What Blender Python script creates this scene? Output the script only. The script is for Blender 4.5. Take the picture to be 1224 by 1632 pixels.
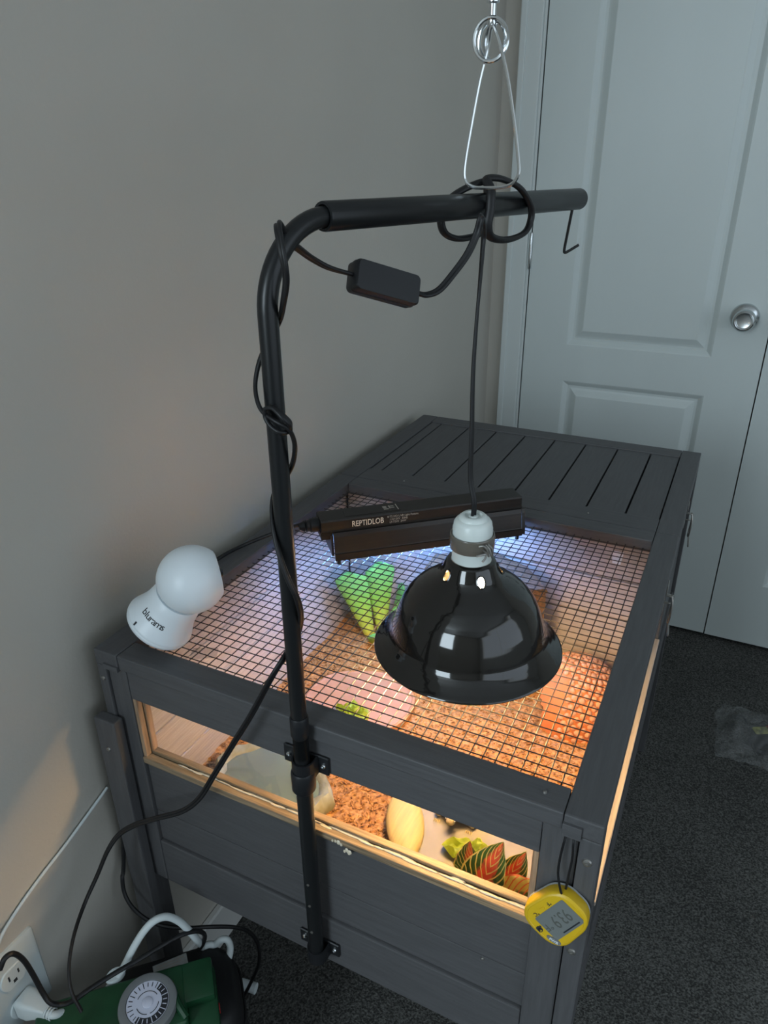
import bpy, bmesh, math, random
from mathutils import Vector, Matrix, noise
random.seed(7)
for o in list(bpy.data.objects): bpy.data.objects.remove(o, do_unlink=True)
scene = bpy.context.scene
C = scene.collection

# ------------------------------------------------------------------ camera
cam_d = bpy.data.cameras.new('camera'); cam = bpy.data.objects.new('camera', cam_d); C.objects.link(cam)
YAW, PITCH, ROLL = -0.4604, 0.4445, -0.0101
_cy, _sy, _cp, _sp = math.cos(YAW), math.sin(YAW), math.cos(PITCH), math.sin(PITCH)
_fw = Vector((_sy*_cp, _cy*_cp, -_sp)); _rt = Vector((_cy, -_sy, 0)); _up = _rt.cross(_fw)
_c, _s = math.cos(ROLL), math.sin(ROLL)
_r2 = _c*_rt + _s*_up; _u2 = -_s*_rt + _c*_up
cam.matrix_world = Matrix(((_r2.x, _u2.x, -_fw.x, 0.60657), (_r2.y, _u2.y, -_fw.y, -0.46186), (_r2.z, _u2.z, -_fw.z, 1.23115), (0, 0, 0, 1)))
cam_d.sensor_fit = 'VERTICAL'; cam_d.sensor_height = 36.0; cam_d.lens = 36.0*1144.6/1632.0
cam_d.clip_start = 0.02
scene.camera = cam

# ------------------------------------------------------------------ light and exposure
w = bpy.data.worlds.new('world'); scene.world = w; w.use_nodes = True
bg = w.node_tree.nodes['Background']; bg.inputs[0].default_value = (0.55, 0.72, 0.95, 1); bg.inputs[1].default_value = 0.6
def area_light(name, loc, target, sx, sy, power, col):
    d = bpy.data.lights.new(name, 'AREA'); d.shape = 'RECTANGLE'; d.size = sx; d.size_y = sy; d.energy = power; d.color = col
    o = bpy.data.objects.new(name, d); C.objects.link(o); o.location = loc
    o.rotation_euler = (Vector(target)-Vector(loc)).to_track_quat('-Z', 'Y').to_euler(); return o
# daylight through the window behind the photographer, plus an added side fill
area_light('daylight_rear_window', (-0.30, -2.72, 1.62), (-0.30, 0, 1.45), 1.2, 1.35, 56, (0.76, 0.91, 1.0))
area_light('added_side_fill', (2.52, -0.75, 1.45), (0, -0.75, 1.4), 3.0, 1.7, 16, (0.84, 0.94, 1.0))  # fill light added on the right to brighten the left wall
scene.view_settings.view_transform = 'Standard'; scene.view_settings.look = 'None'
scene.view_settings.exposure = 0.0; scene.view_settings.gamma = 1.0; scene.view_settings.use_curve_mapping = False

# ------------------------------------------------------------------ materials
def _nt(name):
    m = bpy.data.materials.new(name); m.use_nodes = True
    return m, m.node_tree, m.node_tree.nodes['Principled BSDF']
def mat(name, col, rough=.5, metal=0., var=0., vscale=20., stretch=(1,1,1), bump=0., bscale=None, spec=.5, coat=0., col2=None, detail=4., sheen=0.):
    m, nt, b = _nt(name)
    b.inputs['Roughness'].default_value = rough; b.inputs['Metallic'].default_value = metal
    b.inputs['Specular IOR Level'].default_value = spec; b.inputs['Coat Weight'].default_value = coat
    b.inputs['Base Color'].default_value = (*col, 1)
    if var > 0 or bump > 0 or col2:
        tc = nt.nodes.new('ShaderNodeTexCoord'); mp = nt.nodes.new('ShaderNodeMapping'); mp.inputs['Scale'].default_value = stretch
        nt.links.new(tc.outputs['Object'], mp.inputs['Vector'])
        n = nt.nodes.new('ShaderNodeTexNoise'); n.inputs['Scale'].default_value = vscale; n.inputs['Detail'].default_value = detail
        nt.links.new(mp.outputs[0], n.inputs['Vector'])
        if var > 0 or col2:
            r = nt.nodes.new('ShaderNodeValToRGB'); r.color_ramp.elements[0].position = .32; r.color_ramp.elements[1].position = .7
            lo = tuple(c*(1-var) for c in col); hi = col2 if col2 else tuple(min(1, c*(1+var)) for c in col)
            r.color_ramp.elements[0].color = (*lo, 1); r.color_ramp.elements[1].color = (*hi, 1)
            nt.links.new(n.outputs['Fac'], r.inputs['Fac']); nt.links.new(r.outputs['Color'], b.inputs['Base Color'])
        if bump > 0:
            n2 = n
            if bscale:
                n2 = nt.nodes.new('ShaderNodeTexNoise'); n2.inputs['Scale'].default_value = bscale; n2.inputs['Detail'].default_value = 5
                nt.links.new(mp.outputs[0], n2.inputs['Vector'])
            bp = nt.nodes.new('ShaderNodeBump'); bp.inputs['Strength'].default_value = bump; bp.inputs['Distance'].default_value = .002
            nt.links.new(n2.outputs['Fac'], bp.inputs['Height']); nt.links.new(bp.outputs[0], b.inputs['Normal'])
    return m
def emit(name, col, strength):
    m, nt, b = _nt(name); b.inputs['Base Color'].default_value = (*col, 1)
    b.inputs['Emission Color'].default_value = (*col, 1); b.inputs['Emission Strength'].default_value = strength; return m
def clear(name, tint, gloss=.06, rough=.03):
    m = bpy.data.materials.new(name); m.use_nodes = True; nt = m.node_tree; nt.nodes.clear()
    o = nt.nodes.new('ShaderNodeOutputMaterial'); t = nt.nodes.new('ShaderNodeBsdfTransparent'); g = nt.nodes.new('ShaderNodeBsdfGlossy')
    t.inputs[0].default_value = (*tint, 1); g.inputs['Roughness'].default_value = rough
    lw = nt.nodes.new('ShaderNodeLayerWeight'); lw.inputs['Blend'].default_value = .5
    pw = nt.nodes.new('ShaderNodeMath'); pw.operation = 'POWER'; pw.inputs[1].default_value = 5; nt.links.new(lw.outputs['Facing'], pw.inputs[0])
    f = nt.nodes.new('ShaderNodeMath'); f.operation = 'MULTIPLY_ADD'; f.inputs[1].default_value = .8; f.inputs[2].default_value = .03; nt.links.new(pw.outputs[0], f.inputs[0])
    mx = nt.nodes.new('ShaderNodeMixShader'); nt.links.new(f.outputs[0], mx.inputs[0])
    nt.links.new(t.outputs[0], mx.inputs[1]); nt.links.new(g.outputs[0], mx.inputs[2]); nt.links.new(mx.outputs[0], o.inputs[0]); return m

M = {}
GREY = (0.077, 0.077, 0.081)
M['paint_x'] = mat('grey_paint_x', GREY, .52, var=.11, vscale=9, stretch=(2, 30, 30), bump=.12, bscale=30)
M['paint_y'] = mat('grey_paint_y', GREY, .52, var=.11, vscale=9, stretch=(30, 2, 30), bump=.12, bscale=30)
M['paint_z'] = mat('grey_paint_z', GREY, .52, var=.11, vscale=9, stretch=(30, 30, 2), bump=.12, bscale=30)
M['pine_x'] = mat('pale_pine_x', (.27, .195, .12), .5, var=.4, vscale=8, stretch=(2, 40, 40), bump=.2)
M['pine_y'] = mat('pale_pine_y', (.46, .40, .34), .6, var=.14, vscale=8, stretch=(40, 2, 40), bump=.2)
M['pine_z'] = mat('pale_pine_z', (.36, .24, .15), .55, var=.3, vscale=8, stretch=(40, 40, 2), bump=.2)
M['white_board'] = mat('whitewashed_board', (.46, .41, .37), .6, var=.1, vscale=7, stretch=(3, 30, 30))
M['wall'] = mat('wall_paint', (.50, .475, .425), .75, var=.03, vscale=3, bump=.12, bscale=220)
M['white_wall'] = mat('white_wall_paint', (.72, .72, .70), .8)
M['ceil'] = mat('ceiling_paint', (.75, .75, .74), .8)
M['door'] = mat('door_paint', (.60, .655, .645), .42, var=.03, vscale=4, bump=.06, bscale=120, stretch=(1,1,.3))
M['trim'] = mat('trim_paint', (.62, .665, .655), .42)
M['base'] = mat('baseboard_paint', (.62, .62, .60), .5)
M['black'] = mat('black_enamel', (.010, .011, .012), .32, spec=.35)
M['black_gloss'] = mat('black_gloss_enamel', (.010, .009, .008), .09, spec=.55, coat=.3)
M['plastic'] = mat('black_plastic', (.011, .012, .014), .45, spec=.35)
M['rubber'] = mat('black_cord', (.010, .010, .011), .45, spec=.35)
M['hood'] = mat('anodised_black', (.022, .018, .016), .38, metal=.3, var=.15, vscale=5, stretch=(1, 1, 60))
M['wire'] = mat('coated_wire', (.014, .014, .016), .4)
M['silver'] = mat('polished_reflector', (.85, .83, .78), .25, metal=1)
M['steel'] = mat('bright_steel', (.75, .78, .80), .16, metal=1)
M['nickel'] = mat('satin_nickel', (.60, .63, .64), .22, metal=1)
M['brass'] = mat('brass', (.78, .60, .25), .3, metal=1)
M['dull_steel'] = mat('dull_zinc', (.34, .33, .31), .45, metal=.9)
M['band'] = mat('smoky_band', (.13, .115, .095), .18, coat=.4)
M['porcelain'] = mat('porcelain', (.66, .72, .70), .35)
M['white'] = mat('white_plastic', (.74, .80, .84), .38)
M['white_cord'] = mat('white_cord', (.60, .66, .67), .5)
M['white_wall_plastic'] = mat('outlet_plastic', (.50, .56, .57), .45)
M['dark'] = mat('dark_ink', (.02, .022, .026), .6)
M['ink_white'] = mat('pale_ink', (.85, .72, .58), .6)
M['ink_grey'] = mat('grey_ink', (.40, .35, .30), .6)
M['lens'] = mat('camera_lens_black', (.01, .01, .012), .08)
M['yellow'] = mat('yellow_plastic', (.62, .40, .012), .4)
M['lcd'] = mat('lcd_screen', (.155, .17, .165), .3)
M['lcd_ink'] = mat('lcd_digits', (.085, .09, .08), .5)
M['green_plastic'] = mat('green_plastic', (.006, .052, .019), .38, var=.2, vscale=30)
M['dial_grey'] = mat('grey_dial', (.16, .17, .175), .5)
M['dial_white'] = mat('white_dial', (.55, .57, .68), .5)
M['case'] = mat('black_case', (.008, .008, .009), .55)
M['label'] = mat('paper_label', (.38, .40, .40), .6, var=.12, vscale=90)
M['dial_dark'] = mat('black_dial_print', (.015, .017, .022), .55)
M['red'] = mat('red_plastic', (.35, .02, .02), .4)
M['pane'] = clear('acrylic_pane', (.97, .97, .96))
M['tape'] = clear('clear_tape', (.86, .86, .86), rough=.25)
M['film'] = mat('clear_bag_film', (.30, .31, .31), .25, coat=.5); M['film'].node_tree.nodes['Principled BSDF'].inputs['Alpha'].default_value = .24
M['bag_print'] = mat('printed_packet', (.30, .30, .10), .5, var=.6, vscale=60)
M['water'] = mat('water', (.13, .175, .14), .06, var=.12, vscale=14, coat=.3)
M['resin'] = mat('rock_resin', (.22, .20, .09), .55, col2=(.30, .33, .28), vscale=40, bump=.5, bscale=90)
M['slate'] = mat('slate_stone', (.23, .215, .19), .7, var=.1, vscale=30, bump=.3, bscale=60)
M['tile'] = mat('pink_tile', (.46, .225, .115), .5, var=.08, vscale=12)
M['lettuce'] = mat('lettuce', (.30, .40, .012), .5, col2=(.50, .58, .05), vscale=60, bump=.4)
M['cuttle'] = mat('cuttlebone', (.48, .36, .13), .6, var=.12, vscale=10, stretch=(30, 3, 3))
M['terracotta'] = mat('terracotta', (.52, .16, .045), .65)
M['pebble'] = mat('pebbled_resin', (.58, .30, .17), .6, var=.12, vscale=40)
M['log'] = mat('brown_bark', (.105, .058, .030), .75, var=.45, vscale=14, stretch=(4, 30, 30), bump=.6, bscale=30)
M['log_in'] = mat('bark_end', (.20, .13, .08), .75, var=.3, vscale=40)
M['shell'] = mat('tortoise_shell', (.16, .11, .05), .5, col2=(.42, .31, .13), vscale=55)
M['skin'] = mat('tortoise_skin', (.42, .34, .20), .7, var=.25, vscale=120, bump=.4)
M['chip'] = mat('coconut_chip', (.38, .165, .045), .85, col2=(.54, .27, .085), vscale=170, bump=.7, bscale=260, var=.45)
M['glue'] = mat('dried_glue', (.70, .62, .48), .35)

def succulent_mat():
    m, nt, b = _nt('plastic_succulent'); b.inputs['Roughness'].default_value = .45
    g = nt.nodes.new('ShaderNodeTexCoord'); s = nt.nodes.new('ShaderNodeSeparateXYZ'); nt.links.new(g.outputs['Generated'], s.inputs[0])
    n = nt.nodes.new('ShaderNodeTexNoise'); n.inputs['Scale'].default_value = 6; nt.links.new(g.outputs['Generated'], n.inputs['Vector'])
    a = nt.nodes.new('ShaderNodeMath'); a.operation = 'MULTIPLY_ADD'; a.inputs[1].default_value = .35; nt.links.new(n.outputs['Fac'], a.inputs[0]); nt.links.new(s.outputs['Z'], a.inputs[2])
    r = nt.nodes.new('ShaderNodeValToRGB'); e = r.color_ramp.elements
    e[0].position = .1; e[0].color = (.62, .42, .05, 1); e[1].position = 1.15; e[1].color = (.16, .42, .10, 1)
    k = r.color_ramp.elements.new(.35); k.color = (.55, .60, .08, 1); k = r.color_ramp.elements.new(.7); k.color = (.22, .45, .06, 1)
    nt.links.new(a.outputs[0], r.inputs['Fac']); nt.links.new(r.outputs['Color'], b.inputs['Base Color']); return m
M['succulent'] = succulent_mat()
def leaf_mat(name, edge, mid, vein, p0=.26):
    # variegated leaf in its own Generated coordinates: x across, y along; veins fan out from the midrib
    m, nt, b = _nt(name); b.inputs['Roughness'].default_value = .45
    L = nt.links; N = nt.nodes
    uv = N.new('ShaderNodeUVMap'); uv.uv_map = 'leaf'; s = N.new('ShaderNodeSeparateXYZ'); L.new(uv.outputs[0], s.inputs[0])
    ab = N.new('ShaderNodeMath'); ab.operation = 'SUBTRACT'; ab.inputs[1].default_value = .5; L.new(s.outputs['X'], ab.inputs[0])
    ab2 = N.new('ShaderNodeMath'); ab2.operation = 'ABSOLUTE'; L.new(ab.outputs[0], ab2.inputs[0])
    nz = N.new('ShaderNodeTexNoise'); nz.inputs['Scale'].default_value = 9; L.new(uv.outputs[0], nz.inputs['Vector'])
    ad = N.new('ShaderNodeMath'); ad.operation = 'MULTIPLY_ADD'; ad.inputs[1].default_value = .22; L.new(nz.outputs['Fac'], ad.inputs[0]); L.new(ab2.outputs[0], ad.inputs[2])
    r = N.new('ShaderNodeValToRGB'); r.color_ramp.elements[0].position = p0; r.color_ramp.elements[0].color = (*mid, 1); r.color_ramp.elements[1].position = p0+.07; r.color_ramp.elements[1].color = (*edge, 1)
    L.new(ad.outputs[0], r.inputs['Fac'])
    v = N.new('ShaderNodeMath'); v.operation = 'MULTIPLY_ADD'; v.inputs[1].default_value = -1.1; L.new(ab2.outputs[0], v.inputs[0]); L.new(s.outputs['Y'], v.inputs[2])
    sn = N.new('ShaderNodeMath'); sn.operation = 'MULTIPLY'; sn.inputs[1].default_value = 46; L.new(v.outputs[0], sn.inputs[0])
    si = N.new('ShaderNodeMath'); si.operation = 'SINE'; L.new(sn.outputs[0], si.inputs[0])
    gt = N.new('ShaderNodeMath'); gt.operation = 'GREATER_THAN'; gt.inputs[1].default_value = .74; L.new(si.outputs[0], gt.inputs[0])
    ed = N.new('ShaderNodeMath'); ed.operation = 'GREATER_THAN'; ed.inputs[1].default_value = .465; L.new(ab2.outputs[0], ed.inputs[0])
    mxx = N.new('ShaderNodeMath'); mxx.operation = 'MAXIMUM'; L.new(gt.outputs[0], mxx.inputs[0]); L.new(ed.outputs[0], mxx.inputs[1])
    mx = N.new('ShaderNodeMix'); mx.data_type = 'RGBA'; L.new(mxx.outputs[0], mx.inputs[0]); L.new(r.outputs['Color'], mx.inputs[6]); mx.inputs[7].default_value = (*vein, 1)
    L.new(mx.outputs[2], b.inputs['Base Color']); return m
M['leaf_red'] = leaf_mat('caladium_leaf', (.10, .20, .04), (.75, .16, .07), (.72, .62, .22))
M['leaf_pale'] = leaf_mat('pale_caladium_leaf', (.72, .62, .18), (.16, .24, .05), (.76, .22, .08), .2)
def carpet_mat():
    m, nt, b = _nt('grey_carpet'); b.inputs['Roughness'].default_value = .95; b.inputs['Specular IOR Level'].default_value = .1
    tc = nt.nodes.new('ShaderNodeTexCoord')
    n = nt.nodes.new('ShaderNodeTexNoise'); n.inputs['Scale'].default_value = 330; n.inputs['Detail'].default_value = 3; nt.links.new(tc.outputs['Object'], n.inputs['Vector'])
    n2 = nt.nodes.new('ShaderNodeTexNoise'); n2.inputs['Scale'].default_value = 5; nt.links.new(tc.outputs['Object'], n2.inputs['Vector'])
    r = nt.nodes.new('ShaderNodeValToRGB'); r.color_ramp.elements[0].position = .38; r.color_ramp.elements[0].color = (.040, .040, .038, 1)
    r.color_ramp.elements[1].position = .68; r.color_ramp.elements[1].color = (.150, .150, .140, 1)
    mx = nt.nodes.new('ShaderNodeMath'); mx.operation = 'MULTIPLY_ADD'; mx.inputs[1].default_value = .18; nt.links.new(n2.outputs['Fac'], mx.inputs[0])
    ad = nt.nodes.new('ShaderNodeMath'); ad.operation = 'SUBTRACT'; ad.inputs[1].default_value = .09; nt.links.new(n.outputs['Fac'], ad.inputs[0]); nt.links.new(ad.outputs[0], mx.inputs[2])
    nt.links.new(mx.outputs[0], r.inputs['Fac']); nt.links.new(r.outputs['Color'], b.inputs['Base Color'])
    bp = nt.nodes.new('ShaderNodeBump'); bp.inputs['Strength'].default_value = .8; bp.inputs['Distance'].default_value = .006
    nt.links.new(n.outputs['Fac'], bp.inputs['Height']); nt.links.new(bp.outputs[0], b.inputs['Normal']); return m
M['carpet'] = carpet_mat()

# ------------------------------------------------------------------ geometry helpers (all coordinates are world coordinates in metres)
ORG = {}                                   # object name -> world position of its origin
def obj(name, bm, m, parent=None, smooth=False, label=None, angle=40):
    me = bpy.data.meshes.new(name)
    org = ORG[parent.name] if parent else Vector((0, 0, 0))
    if parent is None:                     # origin at the base of the thing
        xs = [v.co for v in bm.verts]
        org = Vector((sum(v.x for v in xs)/len(xs), sum(v.y for v in xs)/len(xs), min(v.z for v in xs)))
    for v in bm.verts: v.co -= org
    bm.normal_update(); bm.to_mesh(me); bm.free()
    o = bpy.data.objects.new(name, me); C.objects.link(o)
    if parent: o.parent = parent
    else: o.location = org
    ORG[o.name] = org
    ms = m if isinstance(m, (list, tuple)) else [m]
    for k in ms: me.materials.append(M[k] if isinstance(k, str) else k)
    if smooth:
        for p in me.polygons: p.use_smooth = True
        try: me.set_sharp_from_angle(angle=math.radians(angle))
        except Exception: pass
    if label: o['label'] = label
    return o
def thing(name, label, cat, loc, group=None):
    o = bpy.data.objects.new(name, None); C.objects.link(o); o.location = loc; o.empty_display_size = .05
    o['label'] = label; o['category'] = cat
    if group: o['group'] = group
    ORG[o.name] = Vector(loc); return o
def tag(o, label, cat, group=None):
    o['label'] = label; o['category'] = cat
    if group: o['group'] = group
    return o
def struct(o, label=None):
    o['kind'] = 'structure'
    if label: o['label'] = label
    return o
def B(): return bmesh.new()
def join(dst, src):
    me = bpy.data.meshes.new('tmp'); src.to_mesh(me); src.free(); dst.from_mesh(me); bpy.data.meshes.remove(me); return dst
def box(x0, x1, y0, y1, z0, z1, bev=.0015, seg=1, bm=None):
    b = B(); bmesh.ops.create_cube(b, size=1)
    for v in b.verts: v.co = Vector(((x0+x1)/2+v.co.x*(x1-x0), (y0+y1)/2+v.co.y*(y1-y0), (z0+z1)/2+v.co.z*(z1-z0)))
    if bev > 0: bmesh.ops.bevel(b, geom=list(b.edges), offset=bev, segments=seg, profile=.6, affect='EDGES')
    return join(bm, b) if bm else b
def xf(bm, mtx):
    bmesh.ops.transform(bm, matrix=mtx, verts=list(bm.verts)); return bm
def frame(o, x, z):
    """matrix whose local x axis is x, local z axis is z, at o"""
    z = Vector(z).normalized(); x = Vector(x); x = (x - z*x.dot(z)).normalized(); y = z.cross(x)
    return Matrix(((x.x, y.x, z.x, o[0]), (x.y, y.y, z.y, o[1]), (x.z, y.z, z.z, o[2]), (0, 0, 0, 1)))
def lathe(prof, n=48, bm=None, cap=False):
    b = bm or B(); rings = []
    for r, z in prof:
        if r < 1e-6: rings.append([b.verts.new((0, 0, z))])
        else: rings.append([b.verts.new((r*math.cos(2*math.pi*i/n), r*math.sin(2*math.pi*i/n), z)) for i in range(n)])
    for a, c in zip(rings, rings[1:]):
        for i in range(n):
            j = (i+1) % n
            if len(a) == 1 and len(c) == 1: continue
            if len(a) == 1: b.faces.new((a[0], c[j], c[i]))
            elif len(c) == 1: b.faces.new((a[i], a[j], c[0]))
            else: b.faces.new((a[i], a[j], c[j], c[i]))
    return b
def catmull(pts, sub=6, closed=False):
    P = [Vector(p) for p in pts]; n = len(P); out = []
    rng = n if closed else n-1
    for i in range(rng):
        p0 = P[(i-1) % n] if (closed or i > 0) else P[0]*2-P[1]
        p1 = P[i]; p2 = P[(i+1) % n]
        p3 = P[(i+2) % n] if (closed or i+2 < n) else P[-1]*2-P[-2]
        for k in range(sub):
            t = k/sub
            out.append(.5*((2*p1)+(p2-p0)*t+(2*p0-5*p1+4*p2-p3)*t*t+(3*p1-p0-3*p2+p3)*t*t*t))
    if not closed: out.append(P[-1])
    return out
def tube(pts, r, n=10, sub=6, closed=False, section=None, bm=None, up=(0, 0, 1), raw=False, twist=0.):
    b = bm or B(); path = [Vector(p) for p in pts] if raw else catmull(pts, sub, closed)
    sec = section or [(r*math.cos(2*math.pi*i/n), r*math.sin(2*math.pi*i/n)) for i in range(n)]
    m = len(path); rings = []; nrm = None
    for i, p in enumerate(path):
        if closed: t = path[(i+1) % m]-path[i-1]
        else: t = path[min(i+1, m-1)]-path[max(i-1, 0)]
        if t.length < 1e-9: t = Vector((0, 0, 1))
        t.normalize()
        if nrm is None:
            nrm = Vector(up)-t*Vector(up).dot(t)
            if nrm.length < 1e-3: nrm = Vector((1, 0, 0))-t*t.x
        else: nrm = nrm-t*nrm.dot(t)
        nrm.normalize(); bi = t.cross(nrm)
        a = twist*i/max(1, m-1); ca, sa = math.cos(a), math.sin(a)
        rings.append([b.verts.new(p+nrm*(x*ca-y*sa)+bi*(x*sa+y*ca)) for x, y in sec])
    k = len(sec)
    for i in range(m if closed else m-1):
        A, D = rings[i], rings[(i+1) % m]
        for j in range(k): b.faces.new((A[j], A[(j+1) % k], D[(j+1) % k], D[j]))
    if not closed:
        b.faces.new(list(reversed(rings[0]))); b.faces.new(rings[-1])
    return b
ZIP = []                                   # figure-eight section of a two-core flat cord
ZIP = [(.0018*math.cos(a), .0016+.0018*math.sin(a)) for a in [math.radians(d) for d in (-60, -20, 20, 60, 90, 120, 160, 200, 240)]] + \
      [(.0018*math.cos(a), -.0016+.0018*math.sin(a)) for a in [math.radians(d) for d in (120, 160, 200, 240, 270, 300, 340, 380, 420)]]
def text(name, s, size, mtx, m, parent, depth=.0002, align='CENTER', label=None, sx=1.0):
    cu = bpy.data.curves.new('tmp_text', 'FONT'); cu.body = s; cu.size = size; cu.align_x = align; cu.align_y = 'CENTER'; cu.extrude = depth; cu.resolution_u = 3
    t = bpy.data.objects.new('tmp_text', cu); C.objects.link(t)
    me = bpy.data.meshes.new_from_object(t); bpy.data.objects.remove(t, do_unlink=True); bpy.data.curves.remove(cu)
    b = B(); b.from_mesh(me); bpy.data.meshes.remove(me)
    xf(b, Matrix.Diagonal((sx, 1, 1, 1))); xf(b, mtx)
    return obj(name, b, m, parent, label=label)
def rounded_rect(w, h, r, n=5):
    pts = []
    for cx, cy, a0 in ((w/2-r, h/2-r, 0), (-w/2+r, h/2-r, 90), (-w/2+r, -h/2+r, 180), (w/2-r, -h/2+r, 270)):
        for i in range(n+1):
            a = math.radians(a0+90*i/n); pts.append((cx+r*math.cos(a), cy+r*math.sin(a)))
    return pts
def slab(outline, steps, bm=None):
    """loft scaled copies of a closed 2-D outline: steps = [(scale, z), ...], capped both ends"""
    b = bm or B(); rings = [[b.verts.new((x*s, y*s, z)) for x, y in outline] for s, z in steps]; n = len(outline)
    for A, D in zip(rings, rings[1:]):
        for j in range(n): b.faces.new((A[j], A[(j+1) % n], D[(j+1) % n], D[j]))
    b.faces.new(list(reversed(rings[0]))); b.faces.new(rings[-1]); return b
def fbm(p, s=1.): return noise.noise(Vector(p)*s)
LAMP_CORD = [(0.39, 0.185, 0.895), (0.39, 0.185, 0.92), (0.3836, 0.189, 0.9453), (0.3814, 0.193, 0.9913), (0.3779, 0.199, 1.0473), (0.3768, 0.205, 1.0947), (0.3764, 0.211, 1.1345), (0.3761, 0.215, 1.1621), (0.3768, 0.214, 1.1786), (0.3843, 0.185, 1.1936), (0.3814, 0.182, 1.1799), (0.3759, 0.175, 1.1631), (0.3666, 0.165, 1.1468), (0.3578, 0.155, 1.1342), (0.35, 0.145, 1.1308), (0.3446, 0.135, 1.1335)]
SWITCH = [(0.3446, 0.135, 1.1335), (0.3073, 0.085, 1.1533)]
WRAP_CORD = [(0.3073, 0.085, 1.1533), (0.2982, 0.065, 1.1601), (0.2913, 0.05, 1.1685), (0.2931, 0.028, 1.178), (0.294, 0.016, 1.1839), (0.2942, 0.008, 1.1901), (0.2971, -0.002, 1.1967), (0.3058, -0.016, 1.1961), (0.3127, -0.024, 1.1836), (0.3147, -0.024, 1.1714), (0.3123, -0.02, 1.1603), (0.3051, -0.014, 1.1461), (0.2912, 0.0, 1.1302), (0.2777, 0.004, 1.1132), (0.2723, -0.004, 1.0972), (0.2722, -0.012, 1.0817), (0.2784, -0.02, 1.0704), (0.2863, -0.024, 1.0625), (0.2988, -0.026, 1.0577), (0.3067, -0.023, 1.0529), (0.3066, -0.016, 1.043), (0.3037, -0.01, 1.0311), (0.2948, -0.002, 1.0133), (0.2807, 0.004, 0.9945), (0.2714, 0.002, 0.9819), (0.2746, -0.008, 0.9707), (0.2824, -0.018, 0.9542), (0.2908, -0.0235, 0.9347), (0.2981, -0.0245, 0.9155), (0.3029, -0.022, 0.8997), (0.3009, -0.014, 0.8783), (0.2908, -0.002, 0.8511), (0.2799, 0.004, 0.8299), (0.2747, 0.0, 0.8201), (0.2767, -0.014, 0.8178), (0.2675, -0.024, 0.7977), (0.2421, -0.026, 0.748), (0.2151, -0.026, 0.7007), (0.1844, -0.026, 0.6467), (0.1576, -0.028, 0.5992), (0.1312, -0.032, 0.5701), (0.0951, -0.038, 0.5475), (0.0597, -0.042, 0.5227), (0.0356, -0.048, 0.5008), (0.0245, -0.06, 0.4807), (0.0141, -0.075, 0.4474), (0.01, -0.0976, 0.4208), (0.025, -0.1296, 0.4139), (0.04, -0.1542, 0.4002), (0.055, -0.168, 0.3847), (0.07, -0.1722, 0.3647)]
WRAP_LOOP = [(0.2908, -0.0265, 1.0668), (0.2982, -0.027, 1.0689), (0.3074, -0.028, 1.063), (0.31, -0.024, 1.0566), (0.3049, -0.018, 1.049), (0.3027, -0.026, 1.0492), (0.2945, -0.027, 1.0534), (0.2892, -0.026, 1.0604), (0.2908, -0.0265, 1.0668)]
HOOD_CORD = [(0.0965, 0.3354, 0.768), (0.0842, 0.3206, 0.768), (0.0698, 0.3092, 0.764), (0.0422, 0.3, 0.752), (0.0161, 0.2805, 0.741), (0.0076, 0.247, 0.741), (0.0052, 0.2217, 0.741), (0.0, 0.21, 0.741), (-0.012, 0.15, 0.735), (-0.015, 0.07, 0.66), (-0.014, 0.02, 0.55), (-0.012, -0.0158, 0.3946), (-0.01, -0.0256, 0.3702), (-0.004, -0.0317, 0.3497), (0.01, -0.0347, 0.3338), (0.03, -0.032, 0.3183), (0.05, -0.0236, 0.307), (0.075, -0.0064, 0.2964), (0.1, 0.0146, 0.2873), (0.12, 0.0353, 0.2715), (0.13, 0.0517, 0.2453), (0.13, 0.0653, 0.2003), (0.12, 0.0746, 0.1439), (0.11, 0.0699, 0.1054), (0.08, 0.05, 0.02)]
BLACK_CORD = [(0.01, -0.2084, 0.4515), (0.012, -0.2009, 0.4617), (0.014, -0.1923, 0.4585), (0.016, -0.186, 0.4391), (0.02, -0.1835, 0.4103), (0.026, -0.1833, 0.3844), (0.034, -0.1831, 0.3712), (0.042, -0.1762, 0.3629), (0.05, -0.1656, 0.3609), (0.058, -0.1474, 0.3619), (0.07, -0.12, 0.3601), (0.082, -0.0914, 0.3555), (0.096, -0.0623, 0.3541), (0.106, -0.0426, 0.3513), (0.114, -0.026, 0.3406), (0.116, -0.0177, 0.3232), (0.112, -0.0186, 0.3052), (0.105, -0.0203, 0.2912)]
WHITE_CORD = [(0.012, -0.1755, 0.3331), (0.02, -0.1655, 0.3198), (0.03, -0.1525, 0.3121), (0.04, -0.1376, 0.3103), (0.05, -0.12, 0.3176), (0.06, -0.1046, 0.3371), (0.068, -0.0893, 0.3615), (0.076, -0.0763, 0.3804), (0.084, -0.064, 0.3908), (0.092, -0.051, 0.3874), (0.1, -0.0403, 0.3701), (0.106, -0.0335, 0.3479), (0.108, -0.0227, 0.312), (0.1, -0.0074, 0.2702)]
WHITE_CORD2 = [(0.115, -0.0014, 0.2812), (0.122, 0.0031, 0.2889), (0.13, 0.0066, 0.2895), (0.135, 0.0051, 0.2788), (0.138, -0.0044, 0.2701), (0.14, -0.0209, 0.2683), (0.138, -0.0385, 0.274)]
WALL_CABLE = [(-0.026, -0.0045, 0.5094), (-0.026, -0.0402, 0.4969), (-0.026, -0.0783, 0.484), (-0.026, -0.1136, 0.4744), (-0.026, -0.143, 0.4645), (-0.026, -0.1643, 0.4551), (-0.024, -0.178, 0.4502), (-0.02, -0.1902, 0.4439), (-0.02, -0.2003, 0.4247)]
WHITE_END = [(0.0538, 0.0941, 0.012), (0.0831, 0.0992, 0.012)]
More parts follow.
